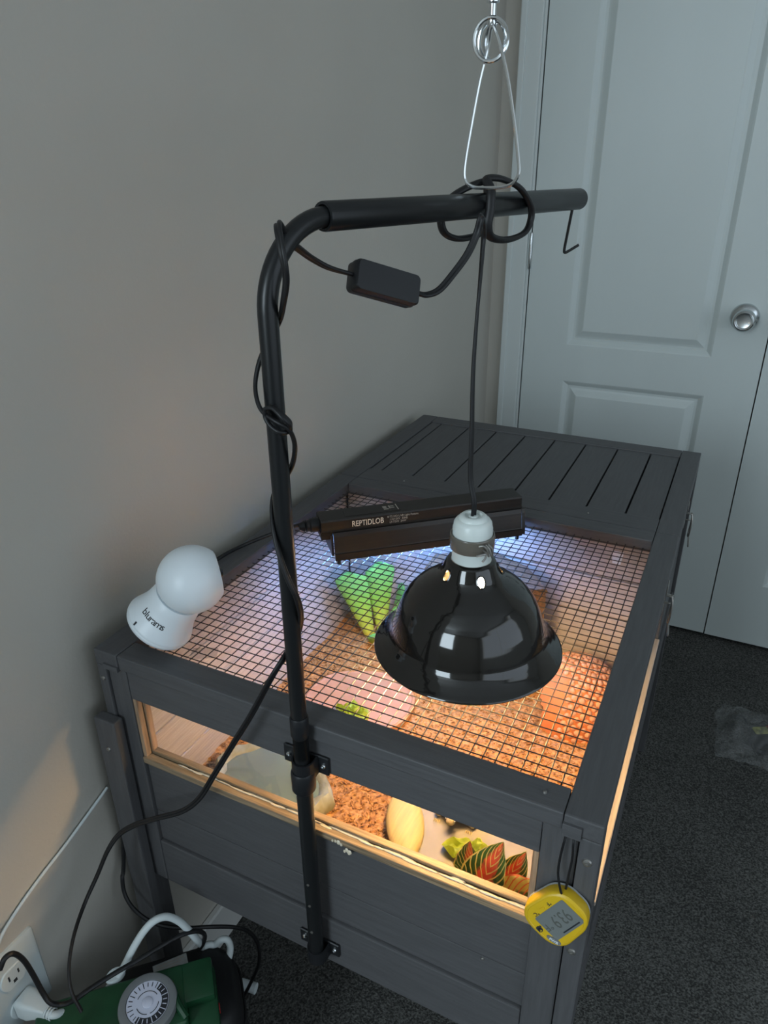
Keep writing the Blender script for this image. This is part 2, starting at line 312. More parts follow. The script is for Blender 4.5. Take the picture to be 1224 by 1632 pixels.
MISC = [(0.124, -0.1186, 0.34), (0.1585, -0.0521, 0.33), (0.0162, -0.1917, 0.33), (0.1824, -0.0942, 0.33), (0.0782, -0.0134, 0.28), (0.0121, -0.0742, 0.28), (0.1934, -0.0487, 0.28), (0.1279, -0.0088, 0.28), (0.0697, -0.0405, 0.285), (0.1046, -0.0377, 0.285)]
TRI = [(0.3542, 0.21, 1.2284), (0.4037, 0.21, 1.2281), (0.3742, 0.21, 1.3248), (0.3731, 0.21, 1.3358), (0.3603, 0.21, 1.328), (0.3877, 0.21, 1.3261), (0.3731, 0.21, 1.3551)]
LOOPS = [(0.3472, 0.2, 1.1923), (0.392, 0.2, 1.193), (0.3705, 0.2, 1.173), (0.3862, 0.17, 1.1919), (0.4102, 0.22, 1.1922), (0.3961, 0.2, 1.1721)]
HOOK = [(0.4122, 0.41, 1.1906), (0.4074, 0.41, 1.1469), (0.4106, 0.41, 1.1436), (0.4225, 0.41, 1.1521)]
# ------------------------------------------------------------------ the room
struct(obj('floor', box(-1.7, 2.6, -2.9, 1.62, -.05, 0, 0), 'carpet'), 'dark grey cut pile carpet')
struct(obj('ceiling', box(-1.7, 2.6, -2.9, 1.62, 2.45, 2.5, 0), 'ceil'))
struct(obj('wall_left', box(-.13, -.03, -1.0, 1.62, 0, 2.45, 0), 'wall'), 'warm grey painted wall beside the tortoise house')
struct(obj('wall_alcove', box(-1.6, -.13, -1.0, -.9, 0, 2.45, 0), 'wall'))
struct(obj('wall_far_left', box(-1.7, -1.6, -2.9, -.9, 0, 2.45, 0), 'wall'))
b = box(-.03, .012, 1.497, 1.6, 0, 2.45, 0); box(.012, 1.323, 1.497, 1.6, 2.06, 2.45, 0, bm=b); box(1.323, 2.6, 1.497, 1.6, 0, 2.45, 0, bm=b)
box(.012, 1.323, 1.53, 1.6, 0, 2.06, 0, bm=b)
struct(obj('wall_back', b, 'wall'))
def wall_with_hole(axis, at0, at1, a0, a1, h0, h1, z0, z1):
    b = B()
    for p, q, r, s in ((a0, h0, 0, 2.45), (h1, a1, 0, 2.45), (h0, h1, 0, z0), (h0, h1, z1, 2.45)):
        if axis == 'y': box(p, q, at0, at1, r, s, 0, bm=b)
        else: box(at0, at1, p, q, r, s, 0, bm=b)
    return b
struct(obj('wall_rear', wall_with_hole('y', -2.9, -2.8, -1.6, 2.6, -.95, .35, .9, 2.3), 'wall'))
struct(obj('wall_right', wall_with_hole('x', 2.6, 2.7, -2.9, 1.6, -2.25, .75, .6, 2.3), 'white_wall'))  # opening made for the added side fill
b = box(-.95, .35, -2.86, -2.82, .9, .94, 0); box(-.95, .35, -2.86, -2.82, 2.26, 2.3, 0, bm=b)
for q in (-.95, -.32, .31): box(q, q+.04, -2.86, -2.82, .94, 2.26, 0, bm=b)
struct(obj('window_1', b, 'trim'))
b = box(2.63, 2.67, -2.25, .75, .6, .64, 0); box(2.63, 2.67, -2.25, .75, 2.26, 2.3, 0, bm=b)
for q in (-2.25, -.77, .71): box(2.63, 2.67, q, q+.04, .64, 2.26, 0, bm=b)
struct(obj('added_fill_window', b, 'trim'))  # frame of an unseen window, added to go with the side fill
struct(obj('baseboard_left', box(-.03, -.017, -1.0, 1.497, 0, .085, .003), 'base'))
b = box(1.325, 2.6, 1.484, 1.497, 0, .085, .003); struct(obj('baseboard_back', b, 'base'))
# door casing: flat board with a rounded outer bead and a stop
def casing():
    b = box(.012, .066, 1.482, 1.497, 0, 2.125, .004, 2); box(.012, .028, 1.478, 1.497, 0, 2.125, .003, 2, bm=b); box(.066, .0725, 1.487, 1.497, 0, 2.064, .001, 1, bm=b)
    box(1.269, 1.323, 1.482, 1.497, 0, 2.125, .004, 2, bm=b); box(.066, 1.269, 1.482, 1.497, 2.064, 2.125, .004, 2, bm=b); return b
struct(obj('trim_1', casing(), 'trim'), 'pale painted door casing')
def panel_rings(x0, x1, z0, z1, y):
    b = B(); prev = None
    for ins, d in ((0, 0), (.004, .002), (.013, .009), (.019, .009), (.024, .0075), (.038, .0005), (.040, .0)):
        r = [b.verts.new(c) for c in ((x0+ins, y+d, z0+ins), (x1-ins, y+d, z0+ins), (x1-ins, y+d, z1-ins), (x0+ins, y+d, z1-ins))]
        if prev:
            for j in range(4): b.faces.new((prev[j], prev[(j+1) % 4], r[(j+1) % 4], r[j]))
        prev = r
    b.faces.new(prev); return b
def door(name, x0, x1, y, label, side):
    px = (x0+.115, x1-.115); zs = ((.20, .705), (.803, 1.93)); th = .034
    b = box(x0, px[0], y, y+th, .013, 2.055, 0); box(px[1], x1, y, y+th, .013, 2.055, 0, bm=b)
    for r in ((.013, zs[0][0]), (zs[0][1], zs[1][0]), (zs[1][1], 2.055)): box(px[0], px[1], y, y+th, *r, 0, bm=b)
    bmesh.ops.remove_doubles(b, verts=list(b.verts), dist=1e-5)
    d = struct(obj(name, b, 'door'), label)
    for z0, z1 in zs: obj('panel', panel_rings(px[0], px[1], z0, z1, y), 'door', d)
    kx = x1-.058 if side > 0 else x0+.058
    k = lathe([(0, 0), (.0325, 0), (.0325, .003), (.030, .007), (.021, .0115), (.016, .013), (.0145, .016), (.013, .026), (.0155, .031), (.0205, .038), (.0255, .046), (.0255, .053), (.0235, .058), (.0195, .0605), (.0175, .0595), (.0165, .0575), (.0150, .0570), (.0, .0585)], 48)
    xf(k, frame((kx, y, .905), (1, 0, 0), (0, -1, 0))); obj('knob', k, 'nickel', d, True, 'round satin nickel door knob', 50)
    for hz in (.30, 1.037, 1.80):
        hx = x0-.0015 if side > 0 else x1+.0015
        h = lathe([(0, -.047), (.0035, -.045), (.0045, -.043), (.0045, -.0145)]+[(.0048, -.0145), (.0048, .0145), (.0045, .0145), (.0045, .043), (.0035, .045), (0, .047)], 14)
        xf(h, Matrix.Translation((hx, y-.003, hz))); box(hx-.014, hx-.003, y-.0008, y+.003, hz-.044, hz+.044, .0005, bm=h)
        obj('hinge', h, 'nickel', d, True)
    return d
door('door_1', .0755, .6655, 1.490, 'left closet door leaf with raised panels and round knob', 1)
door('door_2', .6685, 1.2585, 1.488, 'right closet door leaf with raised panels', -1)

# ------------------------------------------------------------------ the tortoise house
TH = thing('tortoise_house', 'grey painted wooden tortoise house with wire mesh lid and plank lid', 'tortoise house', (.29, .48, 0))
WX, LY, TOP = .58, .967, .735
def part(name, x0, x1, y0, y1, z0, z1, m, bev=.0018, parent=None, label=None): return obj(name, box(x0, x1, y0, y1, z0, z1, bev, 2), m, parent or TH, label=label)
# mesh lid
part('lid_stile', 0, .035, 0, .582, .7145, TOP, 'paint_y'); part('lid_stile', .546, WX, 0, .582, .7145, TOP, 'paint_y')
part('lid_rail', .0355, .5455, .0005, .031, .7150, .7348, 'paint_x'); part('lid_rail', .0355, .5455, .550, .582, .7150, .7348, 'paint_x')
part('lid_tenon', .0135, .0352, -.0025, .012, .7125, .7195, 'paint_x', .0006); part('lid_tenon', .5458, .5625, -.003, .012, .7125, .7265, 'paint_x', .0006)
b = B(); wz = .7205; wr = .00068
nx = int((.548-.033)/.0127)+1; ny = int((.552-.029)/.0127)+1
for i in range(nx):
    x = .0385+i*.0127
    if x < .5445: tube([(x, .028, wz), (x, .553, wz)], wr, 5, raw=True, bm=b)
for j in range(ny):
    y = .0345+j*.0127
    if y < .5485: tube([(.032, y, wz+wr*1.4), (.549, y, wz+wr*1.4)], wr, 5, raw=True, bm=b)
wm = obj('wire_mesh', b, 'wire', TH, label='black half inch welded wire mesh'); wm['kind'] = 'stuff'
# plank lid
part('lid_stile', 0, .035, .5835, LY, .7145, TOP, 'paint_y'); part('lid_stile', .546, WX, .5835, LY, .7145, TOP, 'paint_y')
part('lid_rail', .0355, .5455, .5835, .6305, .715, .7348, 'paint_x'); part('lid_rail', .0355, .5455, .929, LY, .715, .7348, 'paint_x')
gx = [.0355, .059, .121, .183, .245, .307, .369, .431, .493, .5455]
for x0, x1 in zip(gx, gx[1:]): part('lid_plank', x0+.0014, x1-.0014, .631, .9285, .717, .7328, 'paint_y', .0016)
obj('lid_backing', box(.03, .55, .60, .95, .7145, .7172, 0), 'paint_y', TH)
# front panel
F = .004
part('corner_post', -.001, .0125, .001, .030, .03, .7135, 'paint_z'); part('corner_post', .5615, .580, .001, .030, .03, .7135, 'paint_z')
part('front_stile', .0135, .0415, F, .022, .362, .7135, 'paint_z'); part('front_stile', .5285, .5605, F, .022, .362, .7135, 'paint_z')
part('front_rail', .0418, .5282, F+.0005, .022, .6725, .7135, 'paint_x'); part('front_rail', .0418, .5282, F+.0005, .022, .3615, .4375, 'paint_x')
part('front_board', .0418, .5282, .009, .020, .4905, .574, 'paint_x', .001); part('front_board', .0418, .5282, .009, .020, .438, .4895, 'paint_x', .001)
part('lid_support', .014, .560, .006, .022, .7005, .7142, 'paint_x')
# unpainted window trim, acrylic pane with smeared glue
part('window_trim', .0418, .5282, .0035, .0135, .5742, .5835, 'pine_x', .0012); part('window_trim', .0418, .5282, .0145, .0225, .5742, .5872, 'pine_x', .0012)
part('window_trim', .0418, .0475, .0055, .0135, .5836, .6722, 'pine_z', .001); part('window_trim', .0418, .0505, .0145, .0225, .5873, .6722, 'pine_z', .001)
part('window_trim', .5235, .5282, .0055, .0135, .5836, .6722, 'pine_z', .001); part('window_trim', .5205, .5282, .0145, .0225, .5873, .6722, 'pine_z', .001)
obj('window_pane', box(.0422, .5278, .0136, .0144, .5745, .672, 0), 'pane', TH)
b = B()
for k in range(34):
    x = .10+.415*k/33+random.uniform(-.006, .006); L = random.uniform(.006, .022)
    s = lathe([(0, -.0006), (.6, -.0005), (1, 0), (.7, .0005), (0, .0007)], 8); xf(s, Matrix.Translation((x, .0125+random.uniform(-.002, .001), .5839))@Matrix.Diagonal((L, random.uniform(.001, .0018), random.uniform(.8, 1.8), 1))); join(b, s)
for k in range(9):
    s = lathe([(0, 0), (1, 0), (.8, .6), (0, 1)], 7); r = random.uniform(.0012, .0026)
    xf(s, frame((.315+random.uniform(-.006, .016), .0035, .5805-random.uniform(0, .013)), (1, 0, 0), (0, -1, 0))@Matrix.Diagonal((r, r*1.4, .0012, 1))); join(b, s)
obj('glue_smear', b, 'glue', TH, True, 'dried glue smeared along the window sill')
# right side, with a long window like the front one
part('side_rail', .562, .578, .0305, .565, .6725, .7135, 'paint_y'); part('side_rail', .562, .578, .0305, .94, .3615, .4375, 'paint_y')
part('side_board', .562, .573, .0305, .94, .4905, .574, 'paint_y', .001); part('side_board', .562, .573, .0305, .94, .438, .4895, 'paint_y', .001)
part('side_stile', .562, .578, .535, .565, .5742, .6725, 'paint_z'); part('side_stile', .562, .578, .0305, .05, .5742, .6725, 'paint_z')
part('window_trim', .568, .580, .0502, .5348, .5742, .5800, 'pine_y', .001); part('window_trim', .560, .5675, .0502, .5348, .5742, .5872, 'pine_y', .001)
obj('window_pane', box(.5677, .5685, .0502, .5348, .5745, .672, 0), 'pane', TH)
for z0, z1 in ((.5745, .643), (.644, .7135)): part('side_board', .562, .573, .5655, .94, z0, z1, 'paint_y', .001)
# left side boards, dark outside and whitewashed inside; far end; divider; bottom
zb = [.362, .432, .502, .572, .642, .7135]
for z0, z1 in zip(zb, zb[1:]):
    part('side_board', .0015, .0115, .0305, .94, z0+.0006, z1-.0006, 'paint_y', .001)
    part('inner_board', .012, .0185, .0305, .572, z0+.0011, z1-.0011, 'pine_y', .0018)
    part('end_board', .0135, .5615, .944, .956, z0+.0006, z1-.0006, 'paint_x', .001)
    part('divider_board', .019, .5615, .575, .585, z0+.0012, z1-.0012, 'white_board', .0020)
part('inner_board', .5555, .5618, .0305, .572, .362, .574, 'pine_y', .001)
part('corner_post', -.001, .0125, .94, .967, 0, .7135, 'paint_z'); part('corner_post', .5615, .58, .94, .967, 0, .7135, 'paint_z')
part('bottom_board', .012, .562, .0225, .944, .366, .378, 'paint_y', .001)
# front legs: a bolted-on leg at the left, post carries on at the right
part('leg', -.009, .024, -.0135, .0008, 0, .641, 'paint_z', .002)
part('leg', .556, .5805, .0225, .031, 0, .3615, 'paint_z', .002)
def screw(x, y, z, nrm=(0, -1, 0), r=.0042, parent=None):
    s = lathe([(0, .0012), (r*.35, .0011), (r*.4, .0018), (r*.8, .0014), (r, .0002), (r, -.0015), (0, -.0015)], 16); xf(s, frame((x, y, z), (1, 0, 0), nrm)); return obj('screw', s, 'dull_steel', parent or TH, True)
for x, y, z, r in ((.5702, .001, .687, .0045), (.5690, .001, .566, .0042), (.483, .009, .4865, .002), (.006, .001, .694, .003), (.006, -.0135, .596, .0032), (.008, -.0135, .46, .0028), (.5575, F, .575, .003)): screw(x, y, z, r=r)
screw(.525, .016, TOP, (0, 0, 1), .002); screw(.12, .60, TOP, (0, 0, 1), .0018); screw(.44, .605, TOP, (0, 0, 1), .0018)
# hasps with spring hooks on the right side
for yy in (.44, .72):
    h = box(.578, .5795, yy-.012, yy+.012, .690, .712, .0005); box(.580, .5815, yy-.010, yy+.010, .716, .732, .0005, bm=h)
    hasp = obj('hasp', h, 'dull_steel', TH)
    r = tube([(.5815, yy-.005, .716), (.589, yy-.005, .715), (.589, yy+.005, .711), (.5815, yy+.005, .712)], .0012, 8, bm=None)
    tube([(.5795, yy-.004, .703), (.586, yy-.004, .704), (.586, yy+.004, .700), (.5795, yy+.004, .70)], .0011, 8, bm=r)
    obj('staple', r, 'dull_steel', hasp, True)
    r = tube([(.588, yy-.004, .716), (.590, yy-.009, .706), (.590, yy-.010, .690), (.589, yy-.006, .676), (.588, yy+.000, .674), (.588, yy+.005, .680), (.589, yy+.006, .695), (.589, yy+.003, .710)], .0014, 8, closed=True)
    obj('spring_hook', r, 'dull_steel', hasp, True)
    r = tube([(.589, yy-.004, .676), (.591, yy-.010, .668), (.592, yy-.016, .662), (.591, yy-.012, .660), (.590, yy-.006, .666)], .0009, 6, closed=True); obj('split_ring', r, 'dull_steel', hasp, True)

# ------------------------------------------------------------------ inside the tortoise house
SUB = .45
def sub_z(x, y): return SUB+.006*fbm((x, y, 0), 9)+.003*fbm((x, y, 3), 40)
b = B(); nxs, nys = 110, 112; grid = []
for j in range(nys+1):
    row = []
    for i in range(nxs+1):
        x = .0188+(.5552-.0188)*i/nxs; y = .0228+(.5745-.0228)*j/nys; row.append(b.verts.new((x, y, sub_z(x, y)+.0025*random.random())))
    grid.append(row)
for j in range(nys):
    for i in range(nxs): b.faces.new((grid[j][i], grid[j][i+1], grid[j+1][i+1], grid[j+1][i]))
random.seed(11)
for k in range(9000):                     # loose coconut chips
    x = random.uniform(.022, .552); y = random.uniform(.026, .572)*(1 if random.random() < .5 else random.uniform(.3, 1)); y = max(.026, y)
    z = sub_z(x, y)+random.uniform(.001, .0035); a = random.uniform(0, 6.3); l = random.uniform(.0018, .0042); w_ = l*random.uniform(.3, .6); t = random.uniform(-.6, .6)
    ux, uy = math.cos(a)*l, math.sin(a)*l; vx, vy = -math.sin(a)*w_, math.cos(a)*w_
    q = [b.verts.new((x+ux, y+uy, z+t*l)), b.verts.new((x+vx, y+vy, z+.0012)), b.verts.new((x-ux, y-uy, z-t*l)), b.verts.new((x-vx, y-vy, z+.0012)), b.verts.new((x, y, z-.002))]
    b.faces.new((q[0], q[1], q[2], q[3]))
    for s in range(4): b.faces.new((q[(s+1) % 4], q[s], q[4]))
so = obj('substrate', b, 'chip'); tag(so, 'orange brown coconut chip bedding covering the tortoise house floor', 'bedding'); so['kind'] = 'stuff'

# water dish: irregular rock pool with water
def blob_outline(rx, ry, n, amp, seed):
    out = []
    for i in range(n):
        a = 2*math.pi*i/n; k = 1+amp*fbm((math.cos(a)*1.3+seed, math.sin(a)*1.3, seed))+.35*amp*fbm((math.cos(a)*4+seed, math.sin(a)*4, seed))
        out.append((rx*k*math.cos(a), ry*k*math.sin(a)))
    return out
wd = thing('water_dish', 'shallow rock pool water dish with pale green water behind the front window', 'water dish', (.135, .125, SUB))
ol = blob_outline(.088, .072, 40, .22, 2.3)
b = slab(ol, [(1.0, -.004), (1.03, .008), (1.0, .020), (.95, .026), (.88, .025), (.80, .019), (.78, .012)])
for v in b.verts: v.co += Vector((fbm(v.co, 60), fbm(v.co+Vector((3, 1, 2)), 60), fbm(v.co+Vector((7, 5, 1)), 70)))*.0022
xf(b, Matrix.Translation((.135, .125, SUB+.002))); obj('basin', b, 'resin', wd, True, angle=50)
b = slab(ol, [(.84, .0185), (.84, .0195)]); xf(b, Matrix.Translation((.135, .125, SUB+.002))); obj('water', b, 'water', wd, label='greenish still water')
# feeding slate with lettuce, tortoise, cuttlebone
b = slab(blob_outline(.098, .066, 26, .13, 5.1), [(1.0, 0), (1.01, .004), (.985, .009), (.965, .010)])
for v in b.verts: v.co.z += .0008*fbm(v.co, 50)
xf(b, Matrix.Translation((.415, .150, SUB+.004))@Matrix.Rotation(.12, 4, 'Z')); tag(obj('feeding_slate', b, 'slate'), 'flat pale grey feeding slate under the lettuce by the front window', 'slate')
def lettuce(name, cx, cy, cz, rx, ry, amp, seed, label, tail=0.):
    b = B(); n, m_ = 40, 14; rings = [[b.verts.new((0, 0, .006))]]
    for j in range(1, m_+1):
        t = j/m_; ring = []
        for i in range(n):
            a = 2*math.pi*i/n; k = 1+.30*fbm((math.cos(a)*1.6+seed, math.sin(a)*1.6, seed))
            if tail: k += tail*max(0, math.cos(a-math.pi))**6
            x, y = rx*k*t*math.cos(a), ry*k*t*math.sin(a)
            z = .005+amp*(.45+.55*fbm((x, y, seed), 85)+.35*fbm((x, y, seed+4), 190))*(.45+.8*t)*(1-.6*t*t)+.0030*math.sin(a*11+seed)*t
            ring.append(b.verts.new((x, y, max(.0005, z))))
        rings.append(ring)
    for i in range(n): b.faces.new((rings[0][0], rings[1][i], rings[1][(i+1) % n]))
    for A, D in zip(rings[1:], rings[2:]):
        for i in range(n): b.faces.new((A[i], D[i], D[(i+1) % n], A[(i+1) % n]))
    bmesh.ops.solidify(b, geom=list(b.faces), thickness=.0008)
    xf(b, Matrix.Translation((cx, cy, cz))); o = obj(name, b, 'lettuce', None, True, angle=60); tag(o, label, 'lettuce'); return o
lettuce('lettuce_leaf', .430, .136, SUB+.0145, .025, .021, .022, 1.7, 'crumpled bright green lettuce leaf on the grey slate by the front window', .75)
b = B(); n = 36; ol = []
for i in range(n):
    a = 2*math.pi*i/n; s = math.sin(a); c = math.cos(a); ol.append((.027*c*(1-.28*s*s*abs(s)), .066*s))
slab(ol, [(.93, 0), (1, .003), (.97, .006), (.8, .0095), (.5, .0115), (.2, .012)], bm=b)
xf(b, Matrix.Translation((.331, .146, SUB+.014))@Matrix.Rotation(.48, 4, 'Z')@Matrix.Rotation(.03, 4, 'X')@Matrix.Diagonal((.92, .86, 1, 1))); tag(obj('cuttlebone', b, 'cuttle', None, True, angle=50), 'pale oval cuttlebone lying on the bedding beside the grey slate', 'cuttlebone')
# small tortoise standing on the slate, facing the window, mostly hidden by the rail
tt = thing('tortoise', 'small tortoise standing at the back of the grey slate, only its clawed feet showing', 'tortoise', (.388, .205, SUB+.014))
tx, ty, tz = .388, .205, SUB+.0135
me = bpy.data.meshes.new('body'); V = []; E_ = []; Rr = []
def chain(pts, root):
    prev = root
    for p, r in pts: V.append((tx+p[0], ty+p[1], tz+p[2])); Rr.append(r); E_.append((prev, len(V)-1)); prev = len(V)-1
    return prev
V.append((tx, ty, tz+.016)); Rr.append(.016)
chain([((0, .018, .016), .013), ((0, .034, .013), .004)], 0)
h = chain([((0, -.018, .016), .012), ((0, -.032, .019), .0065), ((0, -.044, .021), .0075), ((0, -.051, .020), .0045)], 0)
for s in (-1, 1):
    chain([((s*.018, -.014, .013), .009), ((s*.024, -.026, .008), .006), ((s*.022, -.031, .0035), .0052)], 0)
    chain([((s*.018, .016, .013), .009), ((s*.024, .024, .008), .006), ((s*.023, .024, .0035), .0055)], 0)
me.from_pydata(V, E_, []); tb = bpy.data.objects.new('body', me); C.objects.link(tb)
sk = tb.modifiers.new('skin', 'SKIN')
for i, r in enumerate(Rr): me.skin_vertices[0].data[i].radius = (r, r)
me.skin_vertices[0].data[0].use_root = True
ss = tb.modifiers.new('sub', 'SUBSURF'); ss.levels = 2; ss.render_levels = 2
dg = bpy.context.evaluated_depsgraph_get(); me2 = bpy.data.meshes.new_from_object(tb.evaluated_get(dg)); bpy.data.objects.remove(tb, do_unlink=True)
b = B(); b.from_mesh(me2); obj('body', b, 'skin', tt, True, angle=80)
b = lathe([(0, .041), (.008, .0405), (.016, .038), (.023, .033), (.028, .0255), (.031, .017), (.0325, .013), (.031, .0115), (.02, .009), (0, .008)], 28)
for v in b.verts:
    a = math.atan2(v.co.y, v.co.x); v.co.z += .0016*abs(math.sin(3*a))*(v.co.z > .014); v.co.y *= 1.18; v.co.x *= .92
xf(b, Matrix.Translation((tx, ty, tz+.004))); obj('shell', b, 'shell', tt, True, angle=35)
for s in (-1, 1):
    for k in range(4):
        c = lathe([(0, 0), (.0009, 0), (.0005, .003), (0, .0045)], 6); xf(c, frame((tx+s*.022+(k-1.5)*.0022, ty-.0345, tz+.0018), (1, 0, 0), (.0+(k-1.5)*.12, -1, -.25))); obj('claw', c, 'cuttle', tt, True)
    e = lathe([(0, -.0012), (.0011, -.0004), (.0011, .0005), (0, .0012)], 10); xf(e, Matrix.Translation((tx+s*.0062, ty-.046, tz+.0235))); obj('eye', e, 'lens', tt, True)
# food tile with a green leaf, seen through the mesh
b = slab(blob_outline(.088, .080, 28, .10, 9.2), [(.98, 0), (1, .004), (.99, .010), (.95, .012), (.93, .0105)]); xf(b, Matrix.Translation((.165, .335, SUB+.003))@Matrix.Rotation(.5, 4, 'Z')); tag(obj('food_tile', b, 'tile', None, True, angle=40), 'flat smooth pinkish feeding tile lying under the wire mesh', 'tile')
lettuce('lettuce_leaf', .172, .298, SUB+.0145, .028, .020, .014, 6.4, 'small green lettuce leaf on the pinkish tile under the mesh')
# caladium plant against the right end of the window
pl = thing('artificial_caladium', 'fake caladium plant with red and green leaves in the window corner', 'plant', (.480, .075, SUB))
def leaf(p0, direc, nrm, L, w_, curl, m, fold=.25):
    b = B(); n, mm = 14, 8; uvl = b.loops.layers.uv.new('leaf'); rows = []
    X_ = Vector(direc).normalized(); Z_ = Vector(nrm); Z_ = (Z_-X_*Z_.dot(X_)).normalized(); Y_ = Z_.cross(X_)
    for i in range(n+1):
        t = i/n; hw = w_*(math.sin(math.pi*min(1, t*.93+.07)**.72))**.8*(1 if t < .999 else 0)+.0004
        row = []
        for j in range(mm+1):
            s = j/mm*2-1; z = fold*abs(s)*hw-curl*L*t*t+.0012*math.sin(t*26+abs(s)*3)*abs(s)
            row.append((b.verts.new(Vector(p0)+X_*(L*t)+Y_*(hw*s)+Z_*z), (j/mm, t)))
        rows.append(row)
    for A, D in zip(rows, rows[1:]):
        for j in range(mm):
            q = (A[j], A[j+1], D[j+1], D[j]); f = b.faces.new([k[0] for k in q])
            for lp, k in zip(f.loops, q): lp[uvl].uv = k[1]
    bmesh.ops.solidify(b, geom=list(b.faces), thickness=.0007)
    return obj('leaf', b, m, pl, True, angle=60)
stem0 = (.486, .060, SUB+.004)
for p0, d, nr, L, w_, cu, m in (((.460, .044, .524), (.24, .05, .95), (-.25, -1, .15), .090, .0250, .06, 'leaf_red'),
                                ((.452, .060, .520), (-.20, .20, .90), (-.3, -.9, .3), .052, .0200, .05, 'leaf_red'),
                                ((.478, .056, .522), (.35, .20, .85), (.15, -.9, .4), .068, .0200, .08, 'leaf_red'),
                                ((.488, .038, .542), (.80, .06, .62), (-.35, -.85, .4), .062, .0240, .10, 'leaf_pale'),
                                ((.505, .040, .528), (.55, .0, .55), (-.2, -.9, .4), .046, .0200, .08, 'leaf_red')):
    leaf(p0, d, nr, L, w_, cu, m)
    obj('stem', tube([stem0, ((stem0[0]+p0[0])/2+.004, (stem0[1]+p0[1])/2+.008, (stem0[2]+p0[2])/2), p0], .0012, 6), 'succulent', pl, True)
# pebbled hide in the far right corner
hd = thing('pebbled_hide', 'orange pebble textured half dome hide in the far right corner', 'hide', (.490, .470, SUB))
random.seed(5)
hc = Vector((.4755, .478, SUB-.004)); Rh = .073
def arch(a): return abs(((a-math.radians(205)+math.pi) % (2*math.pi))-math.pi) < math.radians(36)
b = B(); n, m_ = 56, 20; rows = []
for j in range(m_+1):
    ph = j/m_*math.pi/2; rows.append([b.verts.new(hc+Vector((Rh*math.cos(ph)*math.cos(2*math.pi*i/n), Rh*1.05*math.cos(ph)*math.sin(2*math.pi*i/n), .098*math.sin(ph)**.9))) for i in range(n)])
for j in range(m_-1):
    for i in range(n):
        a = 2*math.pi*(i+.5)/n; ph = (j+.5)/m_
        if arch(a) and ph < .42-.25*(abs(((a-math.radians(205)+math.pi) % (2*math.pi))-math.pi)/math.radians(36))**2: continue
        b.faces.new((rows[j][i], rows[j][(i+1) % n], rows[j+1][(i+1) % n], rows[j+1][i]))
for i in range(n): b.faces.new((rows[m_-1][i], rows[m_-1][(i+1) % n], rows[m_][0]))
bmesh.ops.delete(b, geom=[v for v in b.verts if not v.link_faces], context='VERTS')
bmesh.ops.solidify(b, geom=list(b.faces), thickness=.004)
obj('dome_wall', b, 'terracotta', hd, True, angle=50, label='smooth orange hide wall')
b = B(); k = 0; ga = math.pi*(3-math.sqrt(5)); NP = 420
for q in range(NP):
    zc = (q+.5)/NP; ph = math.asin(zc); a = (q*ga) % (2*math.pi)
    if abs(((a-math.radians(200)+math.pi) % (2*math.pi))-math.pi) < math.radians(62) and ph < 1.15: continue
    c = hc+Vector((Rh*math.cos(ph)*math.cos(a), Rh*1.05*math.cos(ph)*math.sin(a), .098*math.sin(ph)**.9)); nn = Vector((math.cos(ph)*math.cos(a), math.cos(ph)*math.sin(a), math.sin(ph)*.8))
    p = lathe([(1, -.3), (.9, .35), (.55, .8), (0, 1)], 7); r = random.uniform(.0042, .0054); xf(p, frame(c, (1, .1, .2), nn)@Matrix.Diagonal((r, r, .0028, 1))); join(b, p)
po = obj('pebble_skin', b, 'pebble', hd, True, angle=60); po['kind'] = 'stuff'
# bark hide against the divider
lh = thing('bark_hide', 'brown bark hide with a flat many sided top below the lamp', 'hide', (.31, .515, SUB))
ol = [(-.094, -.030), (.070, -.036), (.101, -.015), (.055, .040), (-.008, .063), (-.070, .036), (-.096, .014)]
b = slab(ol, [(1, -.004), (1.0, .185), (.985, .192)]); xf(b, Matrix.Translation((.310, .505, SUB))); obj('block', b, 'log', lh)
b = slab(ol, [(1, 0), (1.02, .003), (.99, .008)]); xf(b, Matrix.Translation((.310, .505, SUB+.1925))); obj('roof_slab', b, 'log', lh)
# plastic succulent
sc = thing('plastic_succulent', 'green and yellow plastic succulent with broad ridged leaves under the mesh', 'plant', (.105, .47, SUB))
def fat_leaf(base, tip, side, w_, th, bulge=.5):
    b = B(); base, tip, side = Vector(base), Vector(tip), Vector(side).normalized(); ax = tip-base; nr = side.cross(ax).normalized(); n = 12; sec = 12; rings = []
    for i in range(n+1):
        t = i/n; hw = w_*(.30+.85*min(1, t*1.15))*(1 if t < .88 else math.sqrt(max(0, 1-((t-.88)/.125)**2)))+.0006
        c = base+ax*t+nr*(.10*ax.length*t*t)
        rings.append([b.verts.new(c+side*(hw*math.cos(2*math.pi*k/sec))+nr*(th*(1-.5*t)*math.sin(2*math.pi*k/sec)*(1+.5*abs(math.cos(2*math.pi*k/sec*1.5))))) for k in range(sec)])
    for A, D in zip(rings, rings[1:]):
        for k in range(sec): b.faces.new((A[k], A[(k+1) % sec], D[(k+1) % sec], D[k]))
    b.faces.new(list(reversed(rings[0]))); b.faces.new(rings[-1]); return obj('leaf', b, 'succulent', sc, True, angle=60)
SB = Vector((.096, .518, SUB-.002))
for base, tip, side, w_, th in (((-.002, -.006, 0), (-.030, -.034, .158), (.80, .50, .1), .024, .007), ((.012, .012, 0), (.008, .008, .165), (.75, .55, .1), .023, .007), ((.020, .010, 0), (.068, .026, .092), (.75, .30, .35), .029, .007),
                                ((.006, -.012, 0), (.036, -.040, .050), (.8, .4, .2), .022, .006), ((.02, .02, 0), (.050, .045, .100), (.6, -.7, .1), .018, .005)):
    fat_leaf(SB+Vector(base), SB+Vector(tip), side, w_, th)
